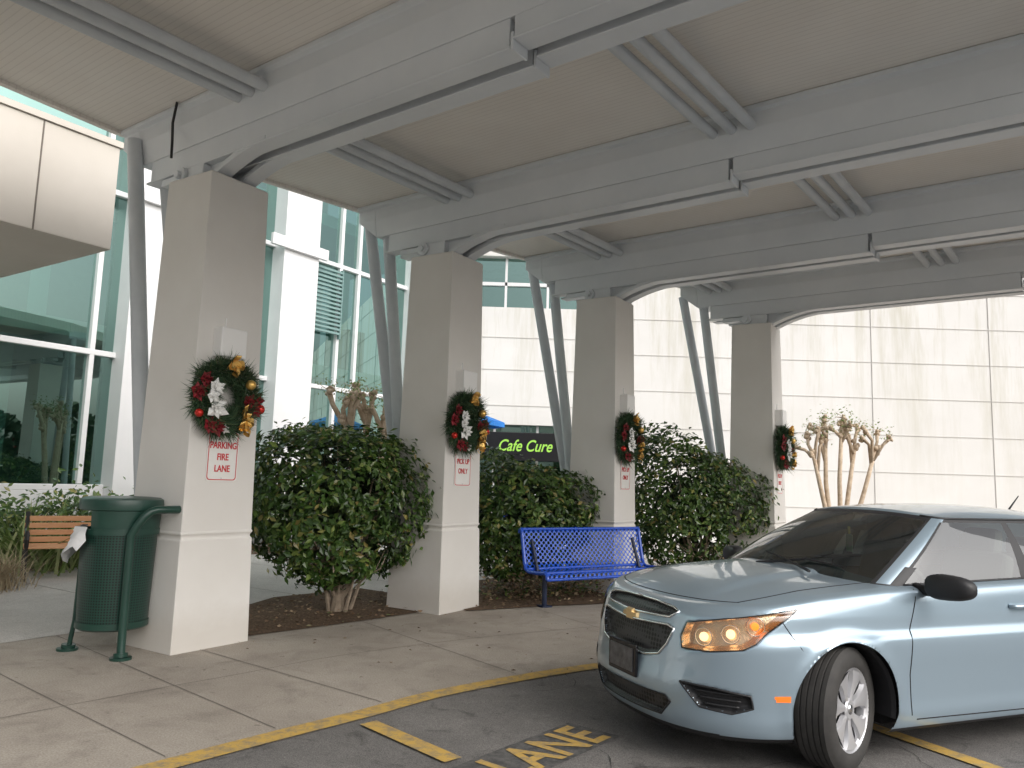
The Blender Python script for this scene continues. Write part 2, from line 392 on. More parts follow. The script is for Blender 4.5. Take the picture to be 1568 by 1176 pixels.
for al in (2.0,5.45,8.6):
    for k in (-1,0,1):
        for i in range(len(starts)-1):
            A=BW(starts[i],al+k*.19+(.1 if i else -.1),.50,4.985)
            w0=np.array(A[:2]); S=starts[i+1]; dist=(S-w0).dot(nn); ux=uv(rad(38)); B=w0+ux*((dist+.06)/ux.dot(nn))
            mp.tube([A,(B[0],B[1],4.985)],.052,12)
            mp.box(((A[0]+ux[0]*.06),(A[1]+ux[1]*.06),5.09),(.13,.05,.13),rz=-rad(38)+math.pi/2)
o=mp.obj('purlins',M_steel2,can); autosmooth(o,40)
edge=[starts[0]-nn*.15+dd*.05]+[s_.copy() for s_ in starts[1:]]+[starts[-1]+nn*.75+dd*.1]
far=[e_+dd*(L+.1) for e_ in edge]
ob_rz=math.pi/2-PH
Rinv=np.array([[math.cos(-ob_rz),-math.sin(-ob_rz)],[math.sin(-ob_rz),math.cos(-ob_rz)]])
m=MB(); ne=len(edge)
for i in range(ne-1):
    quad=[Rinv@edge[i],Rinv@edge[i+1],Rinv@far[i+1],Rinv@far[i]]
    quad=[tuple(q) for q in quad][::-1]
    v=[(x_,y_,5.17) for x_,y_ in quad]+[(x_,y_,5.30) for x_,y_ in quad]
    f_=[(0,1,2,3)[::-1],(4,5,6,7)]
    f_+= [(2,3,7,6),(0,1,5,4)]
    if i==0: f_.append((3,0,4,7))
    if i==ne-2: f_.append((1,2,6,5))
    m.add(v,f_)
m.obj('roof_deck',M_deck,can,rz=ob_rz)
m=MB()
for i in range(ne-1):
    a,b=edge[i],edge[i+1]; t=(b-a)/np.linalg.norm(b-a); n_=np.array([-t[1],t[0]])
    quad=[a,b,b+n_*.07,a+n_*.07]; m.prism([tuple(q) for q in quad],5.13,5.36)
m.obj('fascia',M_deck,can)
m=MB()
ph_c=[(-2.926,7.3276),(-.8728,9.6692),(1.3998,11.7097),(4.2003,13.2210)]
st=[[((-4.05,7.82,4.98),(-3.42,7.66,0)),((-3.72,7.86,4.75),(-3.05,7.98,0))],
    [((-2.02,10.33,4.98),(-1.22,10.3,0)),((-1.72,10.12,4.75),(-1.2,9.85,0))],
    [((.28,12.42,4.98),(1.22,12.45,0)),((.62,12.28,4.75),(1.15,12.1,0))],
    [((3.08,13.92,4.98),(4.05,14.1,0)),((3.42,13.75,4.75),(3.95,13.65,0))]]
for pr in st:
    for a,b in pr:
        m.tube([b,a],.078,16); m.tube([(b[0],b[1],0),(b[0]-.0,b[1],.03)],.14,16)
o=m.obj('struts',M_steel2,can); autosmooth(o,40)
m=MB()
S=starts[1]
m.tube([BW(S,1.15,-.03,5.16),BW(S,1.12,-.04,4.95),BW(S,1.16,-.05,4.75),BW(S,1.15,-.04,4.58)],.014,6)
m.obj('hanging_cable',mat('cable_black',(.02,.02,.02),rough=.5),can)

# ------------------------------------------------------------------ pillars + things on them
HR=rad(57.5)
def hw(z): return (.771+(.654-.771)*z/4.317)/2
M_red=mat('sign_red',(.62,.03,.04),rough=.4); M_signw=mat('sign_white',(.82,.805,.77),(.87,.86,.83),rough=.35,scale=8)
M_box=mat('fixture_white',(.88,.875,.86),rough=.4)
M_needle=mat_leaf('pine_needles',[(0,(.02,.05,.022)),(.5,(.045,.10,.045)),(.85,(.08,.15,.07)),(1,(.17,.17,.08))],.6)
M_petalw=mat('white_petals',(.85,.85,.83),(.92,.92,.90),rough=.6); M_petalr=mat('red_petals',(.13,.006,.012),(.30,.012,.022),scale=20,rough=.6)
M_gold=mat('gold_ribbon',(.80,.45,.10),(.90,.62,.22),scale=15,rough=.3,metal=.7); M_orn=mat('red_ornament',(.6,.03,.02),rough=.12,metal=.4)
M_twig=mat('twig',(.10,.06,.035),(.16,.10,.06),rough=.8)
M_lensf=mat('fixture_lens',(.6,.59,.55),rough=.3)
def wreath(parent_name,loc,rz,var):
    g=group(parent_name,loc,rz); R=.235; g.scale=(1.04,1.1,1.06)
    rr=random.Random(var); V=[];Fa=[]
    for k in range(7000):
        a=rr.uniform(0,6.283); b=rr.uniform(0,6.283)
        tr=.092*(.45+.55*rr.random())
        ca,sa=math.cos(a),math.sin(a)
        ox=math.cos(b); oy=min(math.sin(b),.35)
        c=Vector((ca*(R+tr*ox),-.085+tr*oy,sa*(R+tr*ox)))
        clump=.5+1.05*abs(math.sin(a*6.5+var)*math.sin(b*1.5+a*3))
        dr=Vector((ca*ox+rr.gauss(0,.5)-sa*.4,oy-.25+rr.gauss(0,.4),sa*ox+rr.gauss(0,.5)+ca*.4)).normalized()
        l=rr.uniform(.05,.115)*clump; s=dr.cross(Vector((rr.gauss(0,1),rr.gauss(0,1),rr.gauss(0,1)))).normalized()*.0045
        tip=c+dr*l
        if tip.y>-.004: tip.y=-.004
        n=len(V); V+=[c-s,c+s,tip]; Fa.append((n,n+1,n+2))
    obj('needles',V,Fa,M_needle,g)
    def at(ang,rd,dep=-.17): return Vector((math.cos(ang)*rd,dep,math.sin(ang)*rd))
    def flower(mb,c,size,n,layers=2):
        ph=rr.uniform(0,6)
        for L_ in range(layers):
            for k in range(n):
                an=ph+k*6.283/n+L_*.4; s=size*(1-.35*L_)*rr.uniform(.85,1.1)
                d=Vector((math.cos(an),-.15-.55*L_+rr.uniform(-.2,.15),math.sin(an))).normalized(); sd=Vector((-math.sin(an),0,math.cos(an)))
                w_=s*.36; o=c+Vector((0,-.01*L_,0))
                v=[o,o+d*s*.5+sd*w_+Vector((0,.014,0)),o+d*s,o+d*s*.5-sd*w_+Vector((0,.014,0)),o+d*s*.55+Vector((0,-.014,0))]
                mb.add([tuple(q) for q in v],[(0,1,4),(1,2,4),(2,3,4),(3,0,4)])
    mw=MB(); flower(mw,at(2.85,.19,-.2),.085,6); flower(mw,at(3.75,.20,-.2),.105,6,3); flower(mw,at(3.25,.22,-.22),.065,5)
    flower(mw,at(4.6,.28,-.16),.045,5); mw.obj('white_flowers',M_petalw,g)
    mr=MB()
    for an,rd in ((3.1,.31),(2.7,.28),(4.1,.31),(.0,.29),(-.35,.28),(4.35,.28),(-.15,.2)): flower(mr,at(an,rd,-.15),.085,6)
    mr.obj('red_flowers',M_petalr,g)
    mg=MB()
    for c_an,rd in ((1.75,.24),(1.6,.28),(5.3,.24),(5.6,.19),(5.1,.29)):
        c=at(c_an,rd,-.18)
        for k in range(4):
            an=rr.uniform(0,6.28); pts=[]
            for t in np.linspace(0,1,8):
                e=math.sin(t*math.pi); pts.append(c+Vector((math.cos(an)*.11*t*(1.2-t)*1.6,-.06*e,math.sin(an)*.11*t*(1.2-t)*1.6))+Vector((0,0,.02*math.sin(t*6))))
            sd=Vector((-math.sin(an),0.3,math.cos(an)))*.020
            v=[]
            for q in pts: v+=[tuple(q-sd),tuple(q+sd)]
            mg.add(v,[(2*i,2*i+1,2*i+3,2*i+2) for i in range(7)])
    mg.sphere(at(.6,.21,-.19),.045,seg=18,ring=12)
    mg.obj('gold_ribbon',M_gold,g,smooth=True)
    mo=MB(); mo.sphere(at(6.05,.34,-.14),.045,seg=18,ring=12); mo.sphere(at(3.65,.33,-.14),.035,seg=18,ring=12); mo.obj('ornaments',M_orn,g,smooth=True)
    mt=MB()
    for k in range(26):
        a=rr.uniform(.4,1.5); c=at(a,.22,-.12); d=Vector((math.cos(a)+rr.gauss(0,.5),rr.uniform(-.5,0),math.sin(a)+rr.gauss(0,.5))).normalized()
        mt.tube([c,c+d*.05+Vector((0,-.01,0)),c+d*rr.uniform(.08,.13)],[.004,.003,.0015],4)
    mt.obj('twigs',M_twig,g)
    return g
p0=starts[0]+dd*1.4+nn*.3
for i,c in enumerate([tuple(p0)]+ph_c):
    rings=[(-.02,.402),(.0,.40),(.945,.380),(.955,.366),(.975,.366),(.985,.372),(1.0,hw(1.0)+.012),(1.02,hw(1.02)+.002),(4.30,hw(4.3)),(4.317,hw(4.3)-.012)]
    v=[];fc=[]
    for z_,h_ in rings:
        for sx,sy in ((-1,-1),(1,-1),(1,1),(-1,1)): v.append((sx*h_,sy*h_,z_))
    for j in range(len(rings)-1):
        for q in range(4): fc.append((j*4+q,j*4+(q+1)%4,j*4+4+(q+1)%4,j*4+4+q))
    fc.append(tuple((len(rings)-1)*4+q for q in range(4)))
    obj('canopy_pillar',v,fc,M_pil,None,loc=(c[0],c[1],0),rz=HR,bevel=.008)
    if i==0: continue
    def onface(xo,z_,out=0):
        nv=uv(rad(122.5)); av=uv(rad(32.5)); q=np.array(c)+nv*(hw(z_)+out)+av*xo; return (q[0],q[1],z_)
    g=group('wall_light',onface(-.05,2.72,.0),HR)
    m=MB(); m.box((0,-.06,0),(.28,.13,.27)); m.obj('housing',M_box,g,bevel=.012)
    m=MB(); m.box((0,-.07,-.145),(.2,.09,.016)); m.obj('lens',M_lensf,g,bevel=.003)
    m=MB(); m.box((-.02,-.004,.19),(.012,.012,.10)); m.obj('conduit',M_box,g)
    wreath('christmas_wreath',onface(-.09,2.22,.0),HR,i)
    g=group('parking_sign',onface(-.01,1.69,.006),HR)
    sw,sh=.335,.46
    def rrect(w_,h_,rd,y_):
        pts=[]
        for cx,cz,a0 in ((w_/2-rd,h_/2-rd,0),(-w_/2+rd,h_/2-rd,90),(-w_/2+rd,-h_/2+rd,180),(w_/2-rd,-h_/2+rd,270)):
            for k in range(6): an=rad(a0+k*18); pts.append((cx+rd*math.cos(an),y_,cz+rd*math.sin(an)))
        return pts
    a=rrect(sw,sh,.035,-.004); b=rrect(sw,sh,.035,.0)
    obj('panel',a+b,[tuple(range(24))]+[(k,24+k,24+(k+1)%24,(k+1)%24) for k in range(24)],M_signw,g)
    a=rrect(sw-.022,sh-.022,.03,-.006); b=rrect(sw-.038,sh-.038,.026,-.006)
    obj('border',a+b,[(k,(k+1)%24,24+(k+1)%24,24+k) for k in range(24)],M_red,g)
    if i==1: text('lettering','PARKING\nFIRE\nLANE',.084,M_red,g,(0,-.007,.068),(rad(90),0,0),off=.0018,sx=.82,lsp=1.25)
    else: text('lettering','PICK UP\nONLY',.085,M_red,g,(0,-.007,.04),(rad(90),0,0),off=.0018,sx=.82,lsp=1.35)
    m=MB(); m.sphere((0,-.006,.2),.006); m.sphere((0,-.006,-.2),.006); m.obj('bolts',M_steel,g)

# ------------------------------------------------------------------ hospital facade (glass) and white panel building
M_glass=mat_glass('teal_glass',(.27,.50,.45),(.58,.86,.80),.36,.008,.9)
M_dark=mat('interior_dark',(.18,.19,.18),(.38,.38,.36),scale=.6,rough=.8)
M_slab=mat('interior_slab',(.60,.60,.57),rough=.7)
hb=group('glass_building')
def FB(m,s0,s1,b0,b1,z0,z1,mi=0):
    m.prism([fb(s0,b0),fb(s0,b1),fb(s1,b1),fb(s1,b0)],z0,z1,mi)
m=MB(); q=[fb(-10,14,1.2),fb(17,14,1.2),fb(17,14,12),fb(-10,14,12)]; m.add(q,[(0,1,2,3)]); m.obj('glazing',M_glass,hb)
m=MB()
FB(m,-10,17,13.9,14.25,0,1.15)
for z_ in (1.2,3.6,6.62,9.5,12): FB(m,-10,17,13.90,14.06,z_-.05,z_+.05)
for s in (-8,-5.5,-3,-.5,1.6,3.6,5.05,7.18,9.8,13.0,13.62): FB(m,s-.045,s+.045,13.905,14.055,1.26,11.9)
for s0,s1 in ((-2.4,-1.4),(3.9,4.6),(7.6,8.65),(11.0,12.0),(15.4,16.4)):
    FB(m,s0,s1,13.6,14.3,0,12.2)
FB(m,10.6,12.2,13.5,13.59,6.5,6.75); FB(m,7.4,8.85,13.5,13.59,6.5,6.75)
m.obj('frames',M_white,hb,bevel=.01)
m=MB()
for k in range(16): FB(m,12.15,12.95,13.80,13.86,4.9+k*.1,4.95+k*.1)
FB(m,12.1,12.13,13.8,13.89,4.8,6.5); FB(m,12.96,12.99,13.8,13.89,4.8,6.5)
m.obj('louvers',mat('louver_grey',(.20,.32,.31),rough=.5),hb)
m=MB(); FB(m,-10,17,19,19.3,0,12)
m.obj('interior_back',M_dark,hb)
m=MB()
FB(m,-10,17,14.2,19,.01,.05); FB(m,-10,17,14.4,19,3.9,4.2); FB(m,-10,17,14.4,19,7.7,8.0); FB(m,-10,17,14.2,19.3,12,12.4)
for s in (-4,2,6.3,10.3,14.2): FB(m,s,s+.4,15.8,16.2,.05,3.9); FB(m,s+.5,s+.9,15.8,16.2,4.2,7.7)
m.obj('interior_slabs',M_slab,hb)
m=MB()
for s,z0,h_ in ((5.6,.05,1.5),(6.6,.05,1.2),(9.3,.05,1.6),(12.6,.05,1.3),(13.5,.05,1.9),(14.4,4.2,1.2),(5.9,4.2,1.0)): FB(m,s,s+.6,15.0,15.4,z0,z0+h_)
m.obj('interior_furniture',mat('furn',(.30,.20,.12),(.12,.10,.09),rough=.6),hb)
M_block=mat('block_panel',(.58,.54,.485),(.64,.60,.545),scale=.8,rough=.75,bmp=.1)
pb=group('panelled_porch')
m=MB(); FB(m,-3,4.9,9.3,13.6,4.2,5.5); m.obj('mass',M_block,pb,bevel=.01)
m=MB()
for s in (4.0,3.05,2.1,1.15): FB(m,s-.008,s+.008,9.292,9.3,4.2,5.5)
m.obj('joints',M_joint,pb)
m=MB(); FB(m,-3,4.93,9.27,9.297,5.505,5.58); FB(m,-3,4.93,9.3,13.6,5.505,5.58); m.obj('coping',M_block,pb)
m=MB(); FB(m,-2.6,-2.0,9.9,10.5,0,4.2); m.obj('porch_post',M_block,pb)

wb=group('white_panel_building')
def WALLP(m,x0,x1,y0,y1,z0,z1,mi=0):  m.prism([(x0,y0),(x1,y0),(x1,y1),(x0,y1)],z0,z1,mi)
m=MB(); WALLP(m,3.4,34,22.0,26,0,9.0); WALLP(m,-2.6,3.4,22.4,26,3.15,6.6); WALLP(m,-2.6,3.4,22.4,26,8.15,9.0)
WALLP(m,2.2,3.4,22.4,26,6.6,8.15); WALLP(m,1.7,3.4,22.4,26,0,3.15)
m.obj('walls',M_wall,wb)
m=MB()
for z_ in (1.05,2.1,3.15,4.2,5.23,6.27,7.3,8.35): WALLP(m,3.4,34,21.985,22.0,z_-.009,z_+.009)
for x_ in (6.95,10.3,13.7,17.1,20.5,23.9,27.3): WALLP(m,x_-.009,x_+.009,21.983,21.999,0,9)
for z_ in (3.7,4.75,5.7): WALLP(m,-2.6,3.38,22.385,22.4,z_-.010,z_+.010)
m.obj('panel_joints',mat('joint_grey',(.56,.545,.52),rough=.9),wb)
m=MB()
m.add([(-2.6,22.7,6.6),(2.2,22.7,6.6),(2.2,22.7,8.15),(-2.6,22.7,8.15)],[(0,1,2,3)])
m.add([(-2.6,22.7,0),(1.7,22.7,0),(1.7,22.7,3.15),(-2.6,22.7,3.15)],[(0,1,2,3)])
m.obj('glazing',M_glass,wb)
m=MB(); WALLP(m,-2.6,2.2,22.6,22.8,7.3,7.4)
for x_ in (-1.6,-.3,.95): WALLP(m,x_,x_+.07,22.6,22.8,6.6,8.15); WALLP(m,x_-.2,x_-.13,22.6,22.8,0,3.15)
m.obj('window_frames',M_white,wb)
m=MB(); WALLP(m,-2.6,3.4,25.5,25.9,0,9); m.obj('interior_back',M_dark,wb)
cs=group('cafe_sign',(.25,22.3,2.52))
m=MB(); m.box((0,0,0),(2.9,.1,.80)); m.obj('panel',mat('sign_black',(.012,.012,.014),rough=.3),cs,bevel=.01)
M_lime=mat('lime',(.36,.72,.10),rough=.5)
text('lettering','Cafe Cure',.46,M_lime,cs,(.16,-.056,-.13),(rad(90),0,0),off=.006,shear=.35,sx=.80)
m=MB()
pts=[]
for t in np.linspace(0,6.283,30,endpoint=False):
    pts.append((-1.0+.007*16*math.sin(t)**3,-.056,.0+.007*(13*math.cos(t)-5*math.cos(2*t)-2*math.cos(3*t)-math.cos(4*t))))
m.tube(pts,.008,5,closed=True); m.obj('heart_outline',mat('heart_white',(.7,.7,.7)),cs)
M_blue=mat('blue_canvas',(.01,.16,.55),(.02,.22,.65),rough=.7)
g=group('patio_umbrella',(-1.0,19.3,.52))
m=MB(); n=8; v=[(0,0,2.75)]
for k in range(n): a=k*math.pi/4; v.append((.85*math.cos(a),.85*math.sin(a),2.45))
for k in range(n): a=k*math.pi/4; v.append((.85*math.cos(a),.85*math.sin(a),2.33))
m.add(v,[(0,k+1,(k+1)%n+1) for k in range(n)]+[(k+1,k+9,(k+1)%n+9,(k+1)%n+1) for k in range(n)]); m.obj('canopy',M_blue,g)
m=MB(); m.tube([(0,0,-.5),(0,0,2.7)],.025,8); m.lathe([(0,-.44),(.25,-.46),(.27,-.52)],16,axis='z'); m.obj('pole',M_steel2,g)
M_bmetal=mat('blue_metal',(.012,.075,.50),(.02,.10,.60),scale=6,rough=.3,coat=.5)
for k,(cx,cy) in enumerate(((.15,17.0),(1.1,17.6),(5.1,17.5))):
    g=group('patio_chair',(cx,cy,0),rad(20+50*k)); m=MB()
    for sx in (-.2,.2):
        m.tube([(sx,-.2,0),(sx,-.2,.45),(sx,.2,.45),(sx,.24,.9)],.014,6); m.tube([(sx,.2,0),(sx,.2,.45)],.014,6)
    for k2 in range(6): m.box((0,-.17+k2*.07,.46),(.4,.05,.015))
    for k2 in range(5): m.box((0,.205+k2*.008,.55+k2*.075),(.4,.012,.045))
    m.obj('frame',M_bmetal,g)

M_far=mat_leaf('far_leaves',[(0,(.03,.06,.02)),(1,(.08,.12,.05))],.8)
V=[];Fa=[]
def quadleaf(c,s):
    u1=Vector((random.gauss(0,1),random.gauss(0,1),random.gauss(0,1))).normalized(); u2=u1.orthogonal().normalized()
    n=len(V); V.extend([c+u1*s,c+u2*s,c-u1*s,c-u2*s]); Fa.append((n,n+1,n+2,n+3))
for k in range(5000):
    a=rad(random.uniform(95,330)); R_=random.uniform(52,66); zc=abs(random.gauss(0,1))*2.2*(1+.5*math.sin(a*17))+.2
    quadleaf(Vector((R_*math.sin(a),R_*math.cos(a),zc)),random.uniform(.6,1.2))
# taller individual crowns, added out of view for the curtain wall to reflect
for k in range(12):
    a=rad(84+k*5.2+random.uniform(-1.5,1.5)); R_=random.uniform(44,54); hh=random.uniform(5,9.5); cx,cy=R_*math.sin(a),R_*math.cos(a)
    for j in range(240):
        d=Vector((random.gauss(0,1),random.gauss(0,1),random.gauss(0,1))).normalized()*random.uniform(.5,1)**.5
        quadleaf(Vector((cx+d.x*hh*.36,cy+d.y*hh*.36,hh*.62+d.z*hh*.34)),random.uniform(.25,.55))
obj('reflection_trees',V,Fa,M_far)  # unseen foliage ring and crowns, added to supply reflections in the glazing

# ------------------------------------------------------------------ shrubs
M_leaf=mat_leaf('shrub_leaves',[(0,(.028,.066,.014)),(.45,(.058,.122,.028)),(.8,(.105,.175,.045)),(.93,(.21,.27,.08)),(1,(.32,.25,.10))],.28,.2,True)
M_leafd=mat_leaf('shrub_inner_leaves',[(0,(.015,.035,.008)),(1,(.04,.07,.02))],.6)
M_bark=mat('bark',(.20,.155,.11),(.36,.29,.22),scale=12,rough=.9,bmp=.6,bscale=30)
def leaf_cloud(name,parent,fn,count,size,mt,seed,up=.35):
    rg=np.random.default_rng(seed); V=[];Fa=[]
    P,Nn=fn(rg,count)
    for c,n_ in zip(P,Nn):
        n_=n_+rg.normal(0,.45,3)+np.array([0,0,up]); n_/=np.linalg.norm(n_)
        t=np.cross(n_,rg.normal(0,1,3)); t/=np.linalg.norm(t); b=np.cross(n_,t); l=size*rg.uniform(.65,1.25); w_=l*.25
        k=len(V); V+=[c-t*l*.5,c+b*w_+n_*l*.07,c+t*l*.5,c-b*w_+n_*l*.07]; Fa+=[(k,k+1,k+2),(k,k+2,k+3)]
    return obj(name,V,Fa,mt,parent)
def shrub(loc,rx,ry,z0,z1,rz,count,seed,stems=14,slope=0.0,inner=.20):
    g=group('clipped_shrub',loc,rz)
    rr=np.random.default_rng(seed); ph=rr.uniform(0,6,14)
    def mk(inn):
        def fn(rg,n):
            P=[];N=[]
            cz=(z0+z1)/2; hz=(z1-z0)/2
            while len(P)<n:
                d=rg.normal(0,1,3); d/=np.linalg.norm(d)
                e=3.4; q=1/((abs(d[0])**e+abs(d[1])**e+abs(d[2])**e)**(1/e))
                lump=1+.10*math.sin(4.3*d[0]+ph[0])*math.sin(4*d[2]+ph[1])+.08*math.sin(10*d[0]+ph[2]+6*d[1])*math.sin(9*d[2]+ph[3])+.045*math.sin(23*d[0]+ph[8])*math.sin(21*d[2]+ph[9])
                if inn: rad_=q*lump*rg.uniform(.25,.78)
                else:
                    rad_=q*lump*(1-abs(rg.normal(0,.10)))
                    if rg.random()<.07: rad_*=rg.uniform(1.02,1.15)
                v=d*rad_
                if math.sin(8*v[0]+ph[4])*math.sin(8*v[2]+ph[5])*math.sin(7*v[1]+ph[6])>.28 and rg.random()<(.5 if inn else .82): continue
                if v[2]<-.45 and math.sin(7*v[0]+ph[7])+math.sin(5*v[1]+ph[10])<-.1 and rg.random()<.9: continue
                bot=1-.30*max(0,-v[2])
                pz=cz+v[2]*hz
                if v[2]>0: pz-= slope*v[0]*v[2]*hz
                P.append(np.array([v[0]*rx*bot,v[1]*ry*bot,pz])); N.append(d)
            return P,N
        return fn
    leaf_cloud('leaves',g,mk(False),count,.098,M_leaf,seed)
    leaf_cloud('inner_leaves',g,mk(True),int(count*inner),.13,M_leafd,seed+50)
    m=MB()
    for k in range(stems):
        a=rr.uniform(0,6.28); bx,by=math.cos(a)*rx*.6*rr.uniform(.3,1),math.sin(a)*ry*.6*rr.uniform(.3,1)
        zf=rr.uniform(.05,.45) if k%4 else 0
        base=(0,0,zf) if k%4 else (bx*.35,by*.35,0)
        m.tube([base,(bx*.4+base[0]*.4,by*.4+base[1]*.4,max(zf,0)+.25),(bx,by,(z0+z1)*.5),(bx*1.5,by*1.4,z1*.9)],[.026,.02,.014,.005],6)
        m.tube([(bx*.5,by*.5,max(zf,0)+.2),(bx*.9+rr.normal(0,.1),by*.9+rr.normal(0,.1),z0+.15),(bx*1.4,by*1.3,z0+.35)],[.012,.008,.003],5)
    m.tube([(0,0,-.01),(.02,0,.2),(-.01,.02,z0+.2),(0,0,z0+.6)],[.085,.062,.055,.04],8)
    m.obj('branches',M_bark,g)
    return g
shrub((-1.93,9.15,0),1.14,.75,.36,2.07,rad(42),10800,1,stems=20,inner=.16)
shrub((.30,11.25,0),1.12,.7,.22,1.80,rad(38),9500,2,slope=.3)
shrub((3.05,12.75,0),1.32,.75,.30,2.16,rad(28),10800,3,slope=.35,inner=.14)
def und(rg,n):
    P=[];N=[]
    for _ in range(n):
        t=rg.uniform(0,1); c=np.array([-.3,10.6])*(1-t)+np.array([3.4,12.4])*t+rg.normal(0,.22,2)
        P.append(np.array([c[0],c[1],abs(rg.normal(.12,.13))])); N.append(np.array([0,-.3,1.0]))
    return P,N
ug=group('undergrowth'); leaf_cloud('leaves',ug,und,2200,.07,M_lit,31); leaf_cloud('green_leaves',ug,und,900,.07,M_leaf,32)
def hedge(rg,n):
    P=[];N=[]
    for _ in range(n):
        s=rg.uniform(3.5,16.5); b=13.2+rg.normal(0,.22); zz=abs(rg.normal(.75,.22))*(1+.1*math.sin(s*4))
        q=fb(s,b); P.append(np.array([q[0],q[1],zz])); N.append(np.array([.4,-.6,.6]))
    return P,N
hg=group('low_hedge'); leaf_cloud('leaves',hg,hedge,7000,.12,M_leaf,9)
M_strap=mat_leaf('strap_leaves',[(0,(.13,.21,.05)),(.6,(.25,.34,.12)),(1,(.42,.43,.22))],.5,.2)
M_dry=mat_leaf('dry_grass',[(0,(.30,.23,.14)),(1,(.48,.40,.27))],.8)
def blades(name,loc,n,l,w_,mt,spread,seed):
    rr=random.Random(seed); V=[];Fa=[]
    for k in range(n):
        a=rr.uniform(0,6.28); sx,sy=rr.gauss(0,spread),rr.gauss(0,spread); L_=l*rr.uniform(.7,1.2); cu=rr.uniform(.4,1.3)
        for j in range(6):
            t=j/5; hx=L_*(t*.35+cu*.45*t*t); hz=L_*(t*1.05-cu*.55*t*t); ww=w_*(1-t**2*.95)
            c=Vector((sx+math.cos(a)*hx,sy+math.sin(a)*hx,hz)); s=Vector((-math.sin(a),math.cos(a),0))*ww
            V+=[c-s,c+s]
            if j: q=len(V); Fa.append((q-4,q-3,q-1,q-2))
    return obj(name,V,Fa,mt,loc=loc)
blades('strap_leaf_plant',(-7.0,12.0,0),170,1.2,.024,M_strap,.35,1)
blades('strap_leaf_plant',(-7.9,12.2,0),150,1.25,.024,M_strap,.4,2)
blades('strap_leaf_plant',(-6.3,12.7,0),110,1.0,.022,M_strap,.35,4)
blades('strap_leaf_plant',(-5.6,13.3,0),90,.9,.022,M_strap,.35,5)
blades('ornamental_grass',(-6.45,9.95,0),520,.62,.005,M_dry,.18,3)
M_mb=mat('myrtle_bark',(.42,.31,.21),(.68,.56,.43),scale=9,rough=.85,bmp=.7,bscale=25)
def myrtle(loc,stems,seed,tk=1.0):
    g=group('crepe_myrtle_tree',loc); rr=random.Random(seed); m=MB()
    tips=[]
    for (dx,dy,h_) in stems:
        j=lambda s_: rr.uniform(-s_,s_)
        p0_=Vector((dx*.15,dy*.15,-.01)); p1=Vector((dx*.35+j(.05),dy*.3,h_*.28)); p2=Vector((dx*.55+j(.08),dy*.6,h_*.55)); p3=Vector((dx*.85+j(.05),dy,h_*.85))
        m.tube([p0_,p0_.lerp(p1,.5)+Vector((j(.03),j(.03),0)),p1,p1.lerp(p2,.5)+Vector((j(.03),j(.03),0)),p2,p3],[.07*tk,.058*tk,.05*tk,.045*tk,.042*tk,.036*tk],8)
        for k in range(4):
            e=p3+Vector((rr.uniform(-.32,.32),rr.uniform(-.18,.18),rr.uniform(.05,.42)))
            m.tube([p2.lerp(p3,rr.uniform(.4,.95)),p3.lerp(e,.5)+Vector((j(.05),0,-.03)),e],[.034*tk,.028*tk,.036*tk],7)
            for q_ in range(6): m.sphere(tuple(e+Vector((rr.uniform(-.05,.05),rr.uniform(-.05,.05),rr.uniform(-.05,.06)))),rr.uniform(.022,.052),seg=7,ring=5)
            for q_ in range(5):
                d=Vector((rr.gauss(0,1),rr.gauss(0,1),abs(rr.gauss(.6,.5)))).normalized(); m.tube([e,e+d*rr.uniform(.08,.22)],[.008,.003],4)
            tips.append(e)
        for q_ in range(4): m.sphere(tuple(p3+Vector((j(.05),j(.05),rr.uniform(-.12,.05)))),.05,seg=7,ring=5)
    m.obj('trunks',M_mb,g,smooth=True)
    def fn(rg,n):
        P=[];N=[]
        for _ in range(n):
            e=tips[rg.integers(len(tips))]; d=rg.normal(0,1,3); P.append(np.array(e)+d*.10+np.array([0,0,.07])); N.append(d)
        return P,N
    leaf_cloud('sprigs',g,fn,420,.06,M_strap,seed)
myrtle((6.5,15.6,0),[(-.55,0,2.75),(-.2,.1,3.1),(.15,-.05,3.2),(.6,.1,2.95),(1.0,0,2.85)],5,1.1)
myrtle((-2.3,12.6,0),[(-.45,-.2,2.95),(-.05,.1,3.1),(.35,.1,2.9)],6,1.4)

# ------------------------------------------------------------------ trash can
M_green=mat('green_paint',(.009,.042,.030),(.014,.056,.041),scale=5,rough=.38,coat=.15)
def mat_perf(name,c,hole,scale,rough=.35,back=(.006,.008,.008),alpha=True):
    m,nt,b=new_mat(name)
    t=nt.nodes.new('ShaderNodeUVMap')
    vm=nt.nodes.new('ShaderNodeVectorMath'); vm.operation='SCALE'; vm.inputs['Scale'].default_value=scale; nt.links.new(t.outputs[0],vm.inputs[0])
    fr=nt.nodes.new('ShaderNodeVectorMath'); fr.operation='FRACTION'; nt.links.new(vm.outputs[0],fr.inputs[0])
    sb=nt.nodes.new('ShaderNodeVectorMath'); sb.operation='SUBTRACT'; sb.inputs[1].default_value=(.5,.5,0); nt.links.new(fr.outputs[0],sb.inputs[0])
    ln=nt.nodes.new('ShaderNodeVectorMath'); ln.operation='LENGTH'; nt.links.new(sb.outputs[0],ln.inputs[0])
    gt=nt.nodes.new('ShaderNodeMath'); gt.operation='GREATER_THAN'; gt.inputs[1].default_value=hole; nt.links.new(ln.outputs['Value'],gt.inputs[0])
    b.inputs['Roughness'].default_value=rough
    if alpha: b.inputs['Base Color'].default_value=(*c,1); nt.links.new(gt.outputs[0],b.inputs['Alpha'])
    else: nt.links.new(mixc(nt,gt.outputs[0],back,c),b.inputs['Base Color'])
    return m
M_gperf=mat_perf('green_perforated',(.012,.052,.038),.33,45,alpha=False)
tc=group('trash_can',(-3.36,6.86,0),rad(-25))
